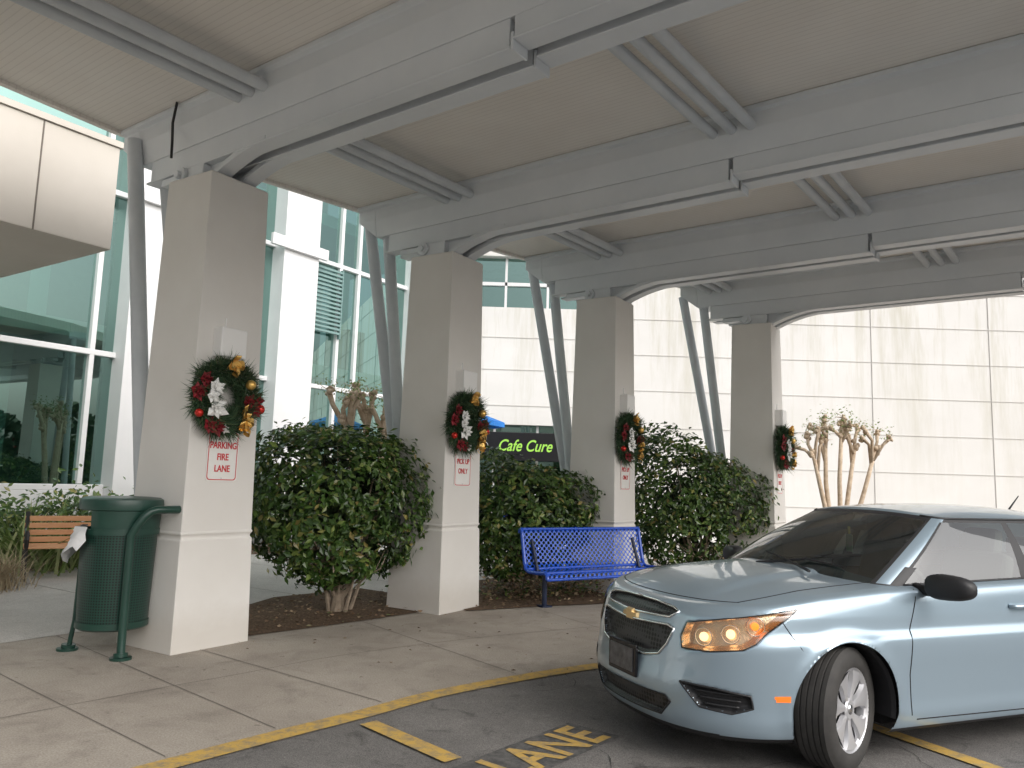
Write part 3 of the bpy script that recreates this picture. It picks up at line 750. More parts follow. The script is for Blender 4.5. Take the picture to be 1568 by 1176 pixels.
def cyl_shell(name,r0,r1,z0,z1,mt,parent,a0=0,a1=360,seg=48,rows=8):
    v=[];fc=[];uvs=[]
    for j in range(rows+1):
        t=j/rows; rr_=r0+(r1-r0)*t
        for k in range(seg+1):
            a=rad(a0+(a1-a0)*k/seg); v.append((rr_*math.cos(a),rr_*math.sin(a),z0+(z1-z0)*t)); uvs.append((a*r0,z0+(z1-z0)*t))
    for j in range(rows):
        for k in range(seg): q=j*(seg+1)+k; fc.append((q,q+1,q+seg+2,q+seg+1))
    o=obj(name,v,fc,mt,parent,True); uvl=o.data.uv_layers.new(name='UVMap')
    for lp_ in o.data.loops: uvl.data[lp_.index].uv=uvs[lp_.vertex_index]
    return o
cyl_shell('mesh_body',.275,.30,.24,1.0,M_gperf,tc)
m=MB(); m.lathe([(.0,.205),(.26,.205),(.285,.22),(.285,.27),(.277,.27)],48,axis='z'); m.lathe([(.295,.99),(.314,.99),(.314,1.04),(.295,1.04)],48,axis='z')
m.lathe([(.0,1.19),(.318,1.193),(.332,1.20),(.336,1.24),(.328,1.285),(.30,1.30),(.25,1.305),(.18,1.285),(0,1.28)],48,axis='z')
o=m.obj('rims_and_lid',M_green,tc); autosmooth(o,40)
cyl_shell('hood_back',.308,.316,1.035,1.20,M_green,tc,-85,150)
m=MB(); m.lathe([(0,.3),(.255,.3),(.262,1.02),(0,.9)],32,axis='z'); m.obj('liner_bag',mat('bag_black',(.012,.012,.012),rough=.4,bmp=.5,bscale=12),tc,smooth=True)
m=MB()
for an in (-25,90,205):
    a=rad(an); c,s=math.cos(a),math.sin(a)
    def P(rr_,z_): return (rr_*c,rr_*s,z_)
    if an==205: m.tube([P(.35,.0),P(.34,.1),P(.32,.25),P(.31,.95)],.02,10)
    elif an==90: m.tube([P(.37,.0),P(.35,.1),P(.34,.3),P(.34,1.05)],.032,12)
    else:
        # leg rises and the rail sweeps sideways towards the pillar
        h_=[]
        for t in np.linspace(0,1,9):
            a3=rad(an+50*t); r3=.345+.16*t; z3=1.0+.21*math.sin(min(t*2,1)*math.pi/2); h_.append((r3*math.cos(a3),r3*math.sin(a3),z3))
        m.tube([P(.37,.0),P(.35,.1),P(.34,.3),P(.342,.9)]+h_,.034,12)
    m.tube([P(.36,0),P(.36,.02)],.085,14); m.tube([P(.355,.02),P(.352,.05)],.055,14)
o=m.obj('tube_legs',M_green,tc); autosmooth(o,40)
m=MB(); rr=random.Random(3); v=[];n=8
for j in range(n):
    for k in range(n):
        a=rad(210+12*k-18); rd=.322+.022*math.sin(k*1.9+j)+.012*rr.random()+.012*j
        v.append((rd*math.cos(a),rd*math.sin(a),1.055-.034*j*(1+.35*math.sin(k*.8))))
m.add(v,[(j*n+k,j*n+k+1,(j+1)*n+k+1,(j+1)*n+k) for j in range(n-1) for k in range(n-1)])
m.obj('bag_edge',mat('bag_white',(.85,.85,.85),rough=.5),tc,smooth=True)

# ------------------------------------------------------------------ blue bench
M_bperf=mat_perf('blue_perforated',(.02,.11,.62),.40,19,.3)
bb=group('metal_bench',(1.18,10.45,0),rad(33))
BWd=1.0
prof=[(-.30,.36),(-.295,.41),(-.26,.435),(-.1,.42),(.10,.415),(.17,.44),(.20,.52),(.235,.66),(.27,.82),(.285,.90),(.30,.93),(.33,.92),(.335,.88)]
v=[];fc=[];uvs=[]; cum=[0]
for i in range(1,len(prof)): cum.append(cum[-1]+math.hypot(prof[i][0]-prof[i-1][0],prof[i][1]-prof[i-1][1]))
nx=24
for i,(yy,zz) in enumerate(prof):
    for k in range(nx+1):
        xx=-BWd+2*BWd*k/nx; v.append((xx,yy,zz)); uvs.append(((xx+cum[i])*.7071,(xx-cum[i])*.7071))
for i in range(len(prof)-1):
    for k in range(nx): q=i*(nx+1)+k; fc.append((q,q+1,q+nx+2,q+nx+1))
o=obj('seat_and_back',v,fc,M_bperf,bb,True); uvl=o.data.uv_layers.new(name='UVMap')
for lp_ in o.data.loops: uvl.data[lp_.index].uv=uvs[lp_.vertex_index]
m=MB()
for sx in (-BWd,BWd): m.tube([(sx,q[0],q[1]) for q in prof],.026,8)
for k in (0,2,5,10): m.tube([(-BWd,prof[k][0],prof[k][1]),(BWd,prof[k][0],prof[k][1])],.02,8)
o=m.obj('frame',M_bmetal,bb); autosmooth(o,50)
m=MB()
for sx in (-.86,.86):
    m.tube([(sx,-.05,0),(sx,-.05,.40)],.032,10); m.tube([(sx,-.24,.395),(sx,.16,.40)],.025,8); m.box((sx,-.05,.01),(.14,.14,.02))
    m.tube([(sx,.1,.40),(sx,.26,.80)],.022,8)
m.obj('legs',mat('dark_blue_leg',(.015,.025,.06),rough=.4),bb)
# ------------------------------------------------------------------ wooden bench left
M_wood=mat('bench_wood',(.58,.29,.14),(.70,.38,.20),scale=6,rough=.5,vscale=(1,12,12)); M_iron=mat('cast_iron',(.02,.02,.02),rough=.45)
wbn=group('wooden_bench',(-6.02,11.3,0),rad(33))
m=MB()
for k in range(5): m.box((0,-.22+k*.095,.44+.004*k),(1.5,.08,.028))
for k in range(4): m.box((0,.235+k*.028,.52+k*.095),(1.5,.024,.075))
m.obj('slats',M_wood,wbn,bevel=.006)
m=MB()
for sx in (-.72,.72):
    m.tube([(sx,-.3,0),(sx,-.22,.12),(sx,-.26,.25),(sx,-.24,.42),(sx,-.28,.55),(sx,-.22,.64),(sx,0,.62),(sx,.22,.66)],.028,8)
    m.tube([(sx,.3,0),(sx,.2,.15),(sx,.2,.42),(sx,.26,.6),(sx,.34,.90)],.028,8); m.tube([(sx,-.24,.42),(sx,.2,.42)],.022,8)
    m.tube([(sx,-.22,.15),(sx,0,.28),(sx,.2,.15)],.02,8); m.tube([(sx,-.25,.42),(sx,0,.30),(sx,.2,.42)],.016,8)
m.obj('iron_ends',M_iron,wbn)

# ------------------------------------------------------------------ CAR
M_paint,nt,b=new_mat('car_paint_blue')
b.inputs['Base Color'].default_value=(.37,.475,.56,1); b.inputs['Metallic'].default_value=.55; b.inputs['Roughness'].default_value=.30
b.inputs['Coat Weight'].default_value=1; b.inputs['Coat Roughness'].default_value=.015
M_cglass=mat_glass('car_glass',(.62,.70,.66),(1,1,1),.09,.004,1.1)
M_black=mat('black_plastic',(.018,.018,.02),rough=.5); M_gapm=mat('panel_gap',(.01,.01,.012),rough=.8)
M_gloss=mat('gloss_black',(.01,.01,.012),rough=.12)
M_chrome=mat('chrome',(.75,.75,.76),rough=.15,metal=1); M_silver=mat('wheel_silver',(.60,.60,.62),(.66,.66,.68),rough=.35,metal=.6)
M_tire=mat('tire_rubber',(.028,.027,.026),(.05,.047,.044),scale=9,rough=.75)
M_reflector=mat('lamp_reflector',(.88,.60,.34),(.95,.78,.56),scale=9,rough=.25,metal=.75,bmp=.4,bscale=30)
M_lens=mat_glass('lamp_lens',(.98,.94,.88),(1,1,1),.05,.01,.9)
M_bulb=mat_emit('lamp_bulb',(1,.74,.45),1.6); M_amb=mat_emit('amber_bulb',(1,.30,.04),1.5)
M_marker=mat_emit('marker_orange',(.95,.20,.02),.35); M_int=mat('car_interior',(.06,.057,.055),(.09,.085,.082),rough=.75); M_seat=mat('car_seat',(.12,.115,.11),(.17,.165,.155),rough=.85)
def mat_hex():
    m,nt,b=new_mat('grille_mesh'); v=coord(nt,(1,1,1))
    vo=nt.nodes.new('ShaderNodeTexVoronoi'); vo.inputs['Scale'].default_value=38; vo.inputs['Randomness'].default_value=.15; nt.links.new(v,vo.inputs['Vector'])
    c=ramp(nt,vo.outputs['Distance'],[(.35,(.004,.004,.004)),(.5,(.05,.05,.052))]); nt.links.new(c,b.inputs['Base Color']); b.inputs['Roughness'].default_value=.4
    bump(nt,b,c,1.0,.02); return m
M_hex=mat_hex()
car=group('parked_car',(.74,4.98,.0),rad(21.5))
def sell(cu,au,av,n,ph,sgn):
    c,s=np.cos(ph),np.sin(ph); return cu-sgn*au*np.abs(c)**(2/n), av*np.abs(s)**(2/n)
HW=.888
ph=np.linspace(0,math.pi/2,400)
fu,fv=sell(.80,.80,HW,2.45,ph,1); ru,rv=sell(3.95,.65,HW,2.8,ph[::-1],-1)
su=np.linspace(.80,3.95,60)[1:-1]
U=np.concatenate([fu,su,ru]); Vv=np.concatenate([fv,np.full(len(su),HW),rv])
ds=np.hypot(np.diff(U),np.diff(Vv)); keep=np.concatenate([[True],ds>1e-7]); U=U[keep];Vv=Vv[keep]
T=np.concatenate([[0],np.cumsum(np.hypot(np.diff(U),np.diff(Vv)))])
tt=[0.0]
while tt[-1]<T[-1]-.02: tt.append(tt[-1]+(.008 if tt[-1]<1.45 else (.011 if tt[-1]<2.0 else .022)))
tt=np.array(tt[:-1]+[T[-1]]); u_=np.interp(tt,T,U); v_=np.interp(tt,T,Vv)
e=.03
du=np.interp(np.minimum(tt+e,T[-1]),T,U)-np.interp(np.maximum(tt-e,0),T,U); dvv=np.interp(np.minimum(tt+e,T[-1]),T,Vv)-np.interp(np.maximum(tt-e,0),T,Vv)
du[0]=0;du[-1]=0
nl=np.hypot(du,dvv); nu,nv=-dvv/nl,du/nl
nu[0]=-1;nv[0]=0;nu[-1]=1;nv[-1]=0
def zt(u): return np.interp(u,[0,.12,.4,.8,1.3,2,3,3.8,4.3,4.6],[.875,.885,.905,.950,.985,1.0,1.025,1.05,1.06,1.02])
sideP=np.array([(.08,.17),(.04,.20),(.022,.27),(.02,.36),(.010,.50),(.0,.62),(.0,.70),(.022,.755),(.030,.84),(.045,-.055),(.07,-.018),(.115,0)])
frontP=np.array([(.075,.165),(.045,.195),(.015,.25),(.0,.33),(.0,.42),(.018,.52),(.03,.61),(.045,.70),(.072,.79),(.105,-.04),(.14,-.012),(.20,0)])
rearP=np.array([(.10,.22),(.05,.25),(.02,.32),(.0,.42),(.0,.52),(.01,.60),(.04,.68),(.06,.78),(.07,.88),(.08,-.05),(.11,-.012),(.18,0)])
def catm(Pt,k=9):
    Pt=np.concatenate([[2*Pt[0]-Pt[1]],Pt,[2*Pt[-1]-Pt[-2]]]); out=[]
    for i in range(1,len(Pt)-2):
        for j in range(k):
            t=j/k; a,b_,c,d=Pt[i-1],Pt[i],Pt[i+1],Pt[i+2]
            out.append(.5*((2*b_)+(-a+c)*t+(2*a-5*b_+4*c-d)*t*t+(-a+3*b_-3*c+d)*t**3))
    out.append(Pt[-2]); return np.array(out)
cols=[]
for i in range(len(tt)):
    wf=nu[i]**2 if nu[i]<0 else 0; wr=nu[i]**2 if nu[i]>0 else 0; ws=1-wf-wr
    z0=zt(u_[i])
    def A(Pq): q=Pq.copy(); q[9:,1]+=z0; return q
    C=catm(ws*A(sideP)+wf*A(frontP)+wr*A(rearP))
    cols.append(np.stack([u_[i]-nu[i]*C[:,0],v_[i]-nv[i]*C[:,0],C[:,1]],1))
G=np.array(cols)
nT,nZ,_=G.shape
TT=np.repeat(tt[:,None],nZ,1)
def sdist(px,pz,poly):
    poly=np.array(poly,float); n=len(poly); d=np.full(px.shape,1e9); ins=np.zeros(px.shape,bool)
    for i in range(n):
        a=poly[i];b_=poly[(i+1)%n]; ab=b_-a; h_=np.clip(((px-a[0])*ab[0]+(pz-a[1])*ab[1])/(ab@ab),0,1)
        d=np.minimum(d,np.hypot(px-a[0]-h_*ab[0],pz-a[1]-h_*ab[1]))
        with np.errstate(divide='ignore',invalid='ignore'):
            c=((a[1]>pz)!=(b_[1]>pz))&(px<(b_[0]-a[0])*(pz-a[1])/(b_[1]-a[1]+1e-12)+a[0])
        ins^=c
    return np.where(ins,-d,d)
P_upper=[(-.1,.768),(.38,.785),(.44,.822),(.38,.84),(.2,.855),(-.1,.858)]
P_lower=[(-.1,.722),(.38,.742),(.43,.725),(.39,.64),(.33,.575),(.2,.548),(-.1,.543)]
P_intake=[(-.1,.36),(.40,.36),(.44,.33),(.36,.245),(-.1,.24)]
P_lamp=[(.50,.635),(.485,.70),(.515,.775),(.75,.818),(1.0,.855),(1.20,.885),(1.10,.825),(1.0,.76),(.93,.70),(.86,.665),(.68,.64)]
P_fog=[(.50,.455),(.70,.45),(.90,.425),(.915,.36),(.80,.325),(.62,.34)]
P_mark=[(1.03,.435),(1.12,.44),(1.125,.41),(1.04,.40)]
Z=G[:,:,2]
regs=[(P_upper,.03,2),(P_lower,.035,2),(P_intake,.04,2),(P_lamp,.07,3),(P_fog,.03,1),(P_mark,-.002,4)]
G0=G.copy(); Nv=np.stack([nu,nv,np.zeros_like(nu)],1)[:,None,:]
midx=np.zeros((nT-1,nZ-1),int)
tc_=.25*(TT[:-1,:-1]+TT[1:,:-1]+TT[:-1,1:]+TT[1:,1:]); zc_=.25*(Z[:-1,:-1]+Z[1:,:-1]+Z[:-1,1:]+Z[1:,1:])
for poly,dep,mi in regs:
    s_=sdist(TT,Z,poly); G=G-Nv*(dep*np.clip(-s_/.012,0,1))[:,:,None]
    sc_=sdist(tc_,zc_,poly); midx[sc_<0]=mi
midx[(zc_<.200)]=1
AX=(.93,3.615); AZ=.335; AR=.372
dele=np.zeros((nT-1,nZ-1),bool)
sidew=(nv**4)[:,None]
for ax in AX:
    rr_=np.hypot(G[:,:,0]-ax,Z-AZ)
    G=G+Nv*((.016*np.exp(-((rr_-AR)/.055)**2)*sidew*np.clip((Z-.2)/.1,0,1)))[:,:,None]
    xc=.25*(G[:-1,:-1,0]+G[1:,:-1,0]+G[:-1,1:,0]+G[1:,1:,0])
    vc=.25*(G[:-1,:-1,1]+G[1:,:-1,1]+G[:-1,1:,1]+G[1:,1:,1])
    dele|=(np.hypot(xc-ax,zc_-AZ)<AR)&(vc>.4)
for ax in AX:
    dx=G[:,:,0]-ax; dz=G[:,:,2]-AZ; rr_=np.hypot(dx,dz); mk=(np.abs(rr_-AR)<.010)&(G[:,:,1]>.4)&(G[:,:,2]>.22)
    k=np.where(mk,AR/np.maximum(rr_,1e-6),1); G[:,:,0]=ax+dx*k; G[:,:,2]=AZ+dz*k
mats_body=[M_paint,M_black,M_hex,M_reflector,M_marker,M_gapm]
for side in (-1,1):
    V=(G*np.array([1,side,1])).reshape(-1,3); Fa=[];mi=[]
    for i in range(nT-1):
        for j in range(nZ-1):
            if dele[i,j]: continue
            a=i*nZ+j; q=(a,a+nZ,a+nZ+1,a+1); Fa.append(q if side<0 else q[::-1]); mi.append(midx[i,j])
    used=sorted(set(k for q in Fa for k in q)); rem={k:i for i,k in enumerate(used)}
    obj('body_side_'+('left' if side<0 else 'right'),V[used],[tuple(rem[k] for k in q) for q in Fa],mats_body,car,True,mi)
    sc_=sdist(tc_,zc_,P_lamp); VL=((G0+Nv*.003)*np.array([1,side,1])).reshape(-1,3); Fa=[]
    for i,j in zip(*np.where(sc_<.004)):
        a=i*nZ+j; q=(a,a+nZ,a+nZ+1,a+1); Fa.append(q if side<0 else q[::-1])
    used=sorted(set(k for q in Fa for k in q)); rem={k:i for i,k in enumerate(used)}
    obj('headlight_lens',VL[used],[tuple(rem[k] for k in q) for q in Fa],M_lens,car,True)
def SP(t,z_,off=0,side=-1):
    i=int(np.clip(np.searchsorted(tt,abs(t))-1,0,nT-2)); k=(abs(t)-tt[i])/(tt[i+1]-tt[i])
    a=[np.interp(z_,G0[i,:,2],G0[i,:,c]) for c in (0,1)]; b_=[np.interp(z_,G0[i+1,:,2],G0[i+1,:,c]) for c in (0,1)]
    x_=a[0]*(1-k)+b_[0]*k+nu[i]*off; y_=a[1]*(1-k)+b_[1]*k+nv[i]*off
    sg=side if t>=0 else -side
    return (x_,y_*sg,z_)
def t_of_u(u):
    i0=np.argmax(v_>.7); return float(np.interp(u,u_[i0:-60],tt[i0:-60]))
def dens(pts,st=.03):
    out=[]
    for a,b_ in zip(pts[:-1],pts[1:]):
        n=max(1,int(math.dist(a,b_)/st)); out+=[(a[0]+(b_[0]-a[0])*k/n,a[1]+(b_[1]-a[1])*k/n) for k in range(n)]
    return out+[pts[-1]]
ch=MB(); gp=MB(); tr_=MB()
for poly in (P_upper,P_lower):
    c_=[q for q in poly if q[0]>=0]
    full=[(0,poly[0][1]+(poly[1][1]-poly[0][1])*.2)]+c_+[(0,poly[-1][1])]
    for sd_ in (-1,1): ch.tube([SP(t,z_,.003,sd_) for t,z_ in dens(full)],.0075,6)
for poly,rd in ((P_fog,.006),(P_lamp,.0035),(P_intake,.005)):
    c_=[q for q in poly if q[0]>=0]
    if poly is P_intake: c_=[(0,.36)]+c_+[(0,.24)]
    else: c_=c_+[c_[0]]
    for sd_ in (-1,1): tr_.tube([SP(t,z_,.0,sd_) for t,z_ in dens(c_,.02)],rd,6)
for sd_ in (-1,1):
    for k in range(3):
        tr_.tube([SP(t,.425-.032*k-.01*(t-.6),-.014,sd_) for t in np.linspace(.58+.03*k,.86-.01*k,12)],.006,6)
tr_.obj('lower_trim',M_black,car,smooth=True)
ch.obj('grille_chrome',M_chrome,car,smooth=True)
for sd_ in (-1,1):
    for pts in ([(1.42,.27),(1.40,.5),(1.42,.75),(1.50,.93),(1.52,.975)],[(2.50,.25),(2.50,.6),(2.49,.98)],[(1.46,.245),(2.5,.235),(3.15,.245)],[(3.30,.5),(3.42,.75),(3.46,1.02)],[(3.15,.245),(3.25,.4),(3.30,.5)]):
        gp.tube([SP(t_of_u(u),z_,-.001,sd_) for u,z_ in dens(pts)],.0042,5)
    gp.tube([SP(t,z_,-.001,sd_) for t,z_ in dens([(1.09,.82),(1.16,.72),(1.21,.65)])],.0032,5)
gp.obj('panel_gaps',M_gapm,car,smooth=True)
top=G0[:,-1,:]
def coons(B,Lf,Tp,n_crown):
    nb,ns=len(B),len(Lf); Rt=Lf*np.array([1,-1,1]); out=np.zeros((ns,nb,3))
    for i in range(ns):
        s=i/(ns-1)
        for j in range(nb):
            a=j/(nb-1)
            out[i,j]=(1-s)*B[j]+s*Tp[j]+(1-a)*Lf[i]+a*Rt[i]-((1-s)*((1-a)*B[0]+a*B[-1])+s*((1-a)*Tp[0]+a*Tp[-1]))
    return out
def resamp(P,n):
    d=np.concatenate([[0],np.cumsum(np.linalg.norm(np.diff(P,axis=0),axis=1))]); s=np.linspace(0,d[-1],n)
    return np.stack([np.interp(s,d,P[:,c]) for c in range(3)],1)
ia=int(np.searchsorted(tt,.93)); ic=int(np.argmax(top[:,0]>1.42))
half=top[:ia+1]; Bf=np.concatenate([(half*np.array([1,-1,1]))[::-1],half[1:]]); Bf=resamp(Bf,61); Bf[0]=top[ia]*np.array([1,-1,1]);Bf[-1]=top[ia]
Lf=resamp(top[ia:ic+1]*np.array([1,-1,1]),50)
c0=top[ic]; al=np.linspace(-1,1,61); Tp=np.stack([np.full(61,c0[0]),c0[1]*al,np.full(61,c0[2])+.055*(1-al**2)],1)
H=coons(Bf,Lf,Tp,0)
be=np.linspace(0,1,50)[:,None]; AL=np.abs(al)[None,:]
sig=1/(1+np.exp(-(.56-.1*be-AL)/.018))
H[:,:,2]+= .044*np.sin(math.pi*be**.72)*(1-AL**2.5) + .018*sig*np.clip(be*4,0,1)
def gridobj(name,H,m,flip=False,mi=None):
    a,b_,_=H.shape; Fa=[(i*b_+j,i*b_+j+1,(i+1)*b_+j+1,(i+1)*b_+j) for i in range(a-1) for j in range(b_-1)]
    if flip: Fa=[q[::-1] for q in Fa]
    return obj(name,H.reshape(-1,3),Fa,m,car,True,mi)
gridobj('hood',H,M_paint,True)
gp2=MB()
for j in (4,56): gp2.tube([tuple(H[i,j]-np.array([0,0,.0015])) for i in range(1,46)],.0042,5)
gp2.tube([tuple(H[1,j]-np.array([0,0,.0015])) for j in range(4,57)],.0038,5)
gp2.obj('hood_gap',M_gapm,car,smooth=True)
ia=int(np.searchsorted(tt,T[-1]-.85)); ic=int(np.argmax(top[:,0]>3.7))
half=top[ia:]; Bf=np.concatenate([(half*np.array([1,-1,1])),half[::-1][1:]]); Bf=resamp(Bf,31)
Lf=resamp((top[ic:ia+1]*np.array([1,-1,1]))[::-1],20); c0=top[ic]; al=np.linspace(-1,1,31)
Tp=np.stack([np.full(31,c0[0]),c0[1]*al,c0[2]+.03*(1-al**2)],1); H2=coons(Bf,Lf,Tp,0); H2[:,:,2]+=.05*np.sin(math.pi*np.linspace(0,1,20)[:,None])*(1-np.abs(al)[None,:]**2)
gridobj('trunk_lid',H2,M_paint)
NF,NS,NR,NV=26,60,20,18
phf=np.linspace(0,math.pi/2,NF)
def gring(cf,af,cr,ar,hv,n1,n2):
    a,b_=sell(cf+af,af,hv,n1,phf,1); c,d=sell(cr-ar,ar,hv,n2,np.linspace(math.pi/2,0,NR),-1)
    s=np.linspace(cf+af,cr-ar,NS+2)[1:-1]; return np.concatenate([a,s,c]),np.concatenate([b_,np.full(NS,hv),d])
bu,bv=gring(1.08,.42,4.15,.35,.778,2.5,3); tu,tv=gring(1.93,.20,3.42,.22,.575,2.6,3)
nc=len(bu); S_=np.linspace(0,1,NV)
GG=np.zeros((NV,nc,3)); isf=np.zeros(nc); isf[:NF]=np.cos(phf)**2; isr=np.zeros(nc); isr[-NR:]=np.cos(np.linspace(math.pi/2,0,NR))**2; iss=1-isf-isr
zb=zt(bu)-.02; zb[:NF]=np.interp(bu[:NF],[1.08,1.5],[.985,.965])
ztp=1.385+.035*isf+.03*isr
for k,s in enumerate(S_):
    bul=math.sin(math.pi*s)
    GG[k,:,0]=bu*(1-s)+tu*s - .045*bul*isf + .03*bul*isr
    GG[k,:,1]=bv*(1-s)+tv*s + .022*bul*iss
    GG[k,:,2]=zb*(1-s)+ztp*s + .03*bul*isf+.02*bul*isr
mi=np.zeros((NV-1,nc-1),int)
s0=NF
def reg(c0,c1,k0,k1,m_): mi[k0:k1,c0:c1]=m_
reg(0,nc-1,0,1,2)
reg(0,18,0,NV-1,1)
reg(17,18,0,NV-1,2)
reg(0,17,NV-2,NV-1,2)
reg(s0-3,s0+26,1,NV-2,1); reg(s0+26,s0+29,1,NV-2,2); reg(s0+29,s0+54,1,NV-2,1)
reg(s0-3,s0+54,NV-2,NV-1,2)
reg(s0-5,s0-2,1,5,2); reg(s0-4,s0-3,1,NV-2,2)
reg(nc-1-13,nc-1,1,NV-2,1)
for side in (-1,1):
    V=(GG*np.array([1,side,1])).reshape(-1,3); Fa=[];ml=[]
    for k in range(NV-1):
        for j in range(nc-1):
            a=k*nc+j; q=(a,a+1,a+nc+1,a+nc); Fa.append(q if side<0 else q[::-1]); ml.append(mi[k,j])
    obj('greenhouse_'+('left' if side<0 else 'right'),V,Fa,[M_paint,M_cglass,M_black],car,True,ml)
tr=GG[-1]; jf=15; jr=nc-1-12
hf=tr[:jf+1]; Bf=np.concatenate([(hf*np.array([1,-1,1]))[::-1],hf[1:]]); Bf=resamp(Bf,41)
hr=tr[jr:]; Tp=np.concatenate([(hr*np.array([1,-1,1])),hr[::-1][1:]]); Tp=resamp(Tp,41)
Lf=resamp(tr[jf:jr+1]*np.array([1,-1,1]),40); Rf=coons(Bf,Lf,Tp,0); al=np.linspace(-1,1,41)
Rf[:,:,2]+=(.062*np.sin(math.pi*np.linspace(0,1,40)[:,None])**.55)*(1-np.abs(al)[None,:]**2.4)*.9+.012*(1-np.abs(al)[None,:]**6)*np.sin(math.pi*np.linspace(0,1,40)[:,None])**.4
gridobj('roof',Rf,M_paint,True)
m=MB()
for sd_ in (-1,1):
    m.tube([tuple(GG[-1,j]*np.array([1,sd_,1])) for j in range(14,nc-12,2)],.008,6)
    m.tube([tuple(GG[1,j]*np.array([1,sd_,1])) for j in range(NF-2,NF+56,2)],.008,6)
m.obj('window_trim',M_black,car,smooth=True)
m=MB()
m.tube([(1.06,.05,1.045),(1.22,-.25,1.10),(1.27,-.52,1.075)],[.010,.008,.005],6); m.tube([(1.06,-.45,1.045),(1.15,-.15,1.085),(1.2,.12,1.115)],[.010,.008,.005],6)
m.obj('wipers',M_black,car)
m=MB()
for sd_ in (-1,1):
    v=[];R1,R2=14,20
    for i in range(R1+1):
        t=math.pi*i/R1
        for k in range(R2):
            a=2*math.pi*k/R2; sx=math.copysign(abs(math.cos(a))**.7,math.cos(a)); sy=math.copysign(abs(math.sin(a))**.7,math.sin(a))
            L_=math.copysign(abs(math.cos(t))**.75,math.cos(t)); rr2=math.sin(t)**.75
            v.append((1.60+.065*sx*rr2+.03*L_,sd_*(1.0+.135*L_),1.005+.074*sy*rr2*(1-.12*L_)))
    m.add(v,[(i*R2+k,(i+1)*R2+k,(i+1)*R2+(k+1)%R2,i*R2+(k+1)%R2) for i in range(R1) for k in range(R2)])
    m.tube([(1.58,sd_*.77,.975),(1.59,sd_*.86,.965),(1.60,sd_*.92,.975)],[.035,.028,.03],8)
m.obj('door_mirrors',M_black,car,smooth=True)
m=MB()
xf=SP(0,.748,0)[0]
vv=[(-.075,-.012),(-.03,-.012),(-.03,-.028),(.03,-.028),(.03,-.012),(.075,-.012),(.068,.014),(.028,.014),(.028,.030),(-.028,.030),(-.028,.014),(-.068,.014)]
n=12; m.add([(xf-.002+abs(yy)*.1,yy*1.25,.748+zz*1.2) for yy,zz in vv]+[(xf-.022+abs(yy)*.1,yy*1.1,.748+zz) for yy,zz in vv],[tuple(range(n,2*n))]+[(i,(i+1)%n,n+(i+1)%n,n+i) for i in range(n)])
m.obj('emblem',mat('emblem_gold',(.78,.58,.30),rough=.3,metal=.8),car)
m=MB(); xp=SP(0,.5,0)[0]
m.box((xp-.014,0,.495),(.022,.33,.19)); m.obj('plate_holder',M_gloss,car,bevel=.008)
m=MB(); m.box((xp-.028,0,.495),(.004,.27,.135)); m.obj('plate',mat('plate_dark',(.16,.16,.17),(.03,.03,.03),scale=16,rough=.3),car)
mbul=MB(); mam=MB(); mrf=MB()
for sd_ in (-1,1):
    for (t,z_,r_,mm_) in ((.62,.705,.026,mbul),(.79,.735,.026,mbul),(.94,.785,.022,mam)):
        c=SP(t,z_,-.042,sd_); mm_.sphere(c,r_)
        d=SP(t,z_,0.0,sd_); dr=Vector(d)-Vector(c); dr.normalize()
        a=dr.orthogonal().normalized(); b_=dr.cross(a)
        ring=[tuple(Vector(c)+dr*.006+(a*math.cos(q)+b_*math.sin(q))*.050) for q in np.linspace(0,6.283,24,endpoint=False)]
        mrf.tube(ring,.004,6,closed=True)
mbul.obj('headlight_bulbs',M_bulb,car,smooth=True); mam.obj('indicator_bulbs',M_amb,car,smooth=True); mrf.obj('lamp_rings',M_chrome,car,smooth=True)
m=MB()
for ax in AX:
    for sd_ in (-1,1):
        v=[];n=28
        for k in range(n+1):
            a=rad(-12+204*k/n)
            for yy,rr2 in ((.865,AR-.001),(.84,AR-.012),(.45,AR-.01)): v.append((ax+rr2*math.cos(a),sd_*yy,AZ+rr2*math.sin(a)))
        m.add(v,[(k*3+j,k*3+j+1,k*3+4+j,k*3+3+j) for k in range(n) for j in range(2)])
        m.box((ax,sd_*.44,.45),(.78,.02,.5))
m.box((2.25,0,.24),(1.9,1.5,.08)); m.box((.42,0,.32),(.50,.9,.2)); m.box((.55,0,.62),(.4,1.0,.15)); m.box((2.25,0,.26),(3.9,.86,.08))
m.box((4.2,0,.5),(.5,1.3,.4)); m.obj('underbody',M_gapm,car)
m=MB()
m.box((1.52,0,.86),(.55,1.42,.16)); m.box((1.35,0,.95),(.3,1.36,.05)); m.box((2.6,0,.35),(2.6,1.4,.1)); m.box((3.75,0,.85),(.5,1.3,.1))
m.box((2.3,0,.5),(1.0,.2,.3))
for sd_ in (-1,1): m.box((2.5,sd_*.76,.65),(2.4,.03,.55))
m.obj('dashboard',M_int,car,bevel=.03)
m=MB()
for sy in (-.37,.37):
    m.box((2.25,sy,.52),(.5,.5,.16)); m.box((2.58,sy,.85),(.14,.48,.62),M=Matrix.Rotation(.25,3,'Y')); m.box((2.70,sy,1.22),(.10,.27,.19),M=Matrix.Rotation(.2,3,'Y'))
m.box((3.25,0,.55),(.5,1.3,.16)); m.box((3.55,0,.85),(.14,1.3,.5),M=Matrix.Rotation(.3,3,'Y'))
for sy in (-.42,0,.42): m.box((3.64,sy,1.15),(.09,.26,.15))
m.obj('seats',M_seat,car,bevel=.04)
m=MB(); c=Vector((1.95,-.37,.93)); ax_=Vector((-.9,0,-.42)).normalized(); a=Vector((0,1,0)); b_=ax_.cross(a)
m.tube([c+(a*math.cos(q)+b_*math.sin(q))*.185 for q in np.linspace(0,6.283,32,endpoint=False)],.016,8,closed=True)
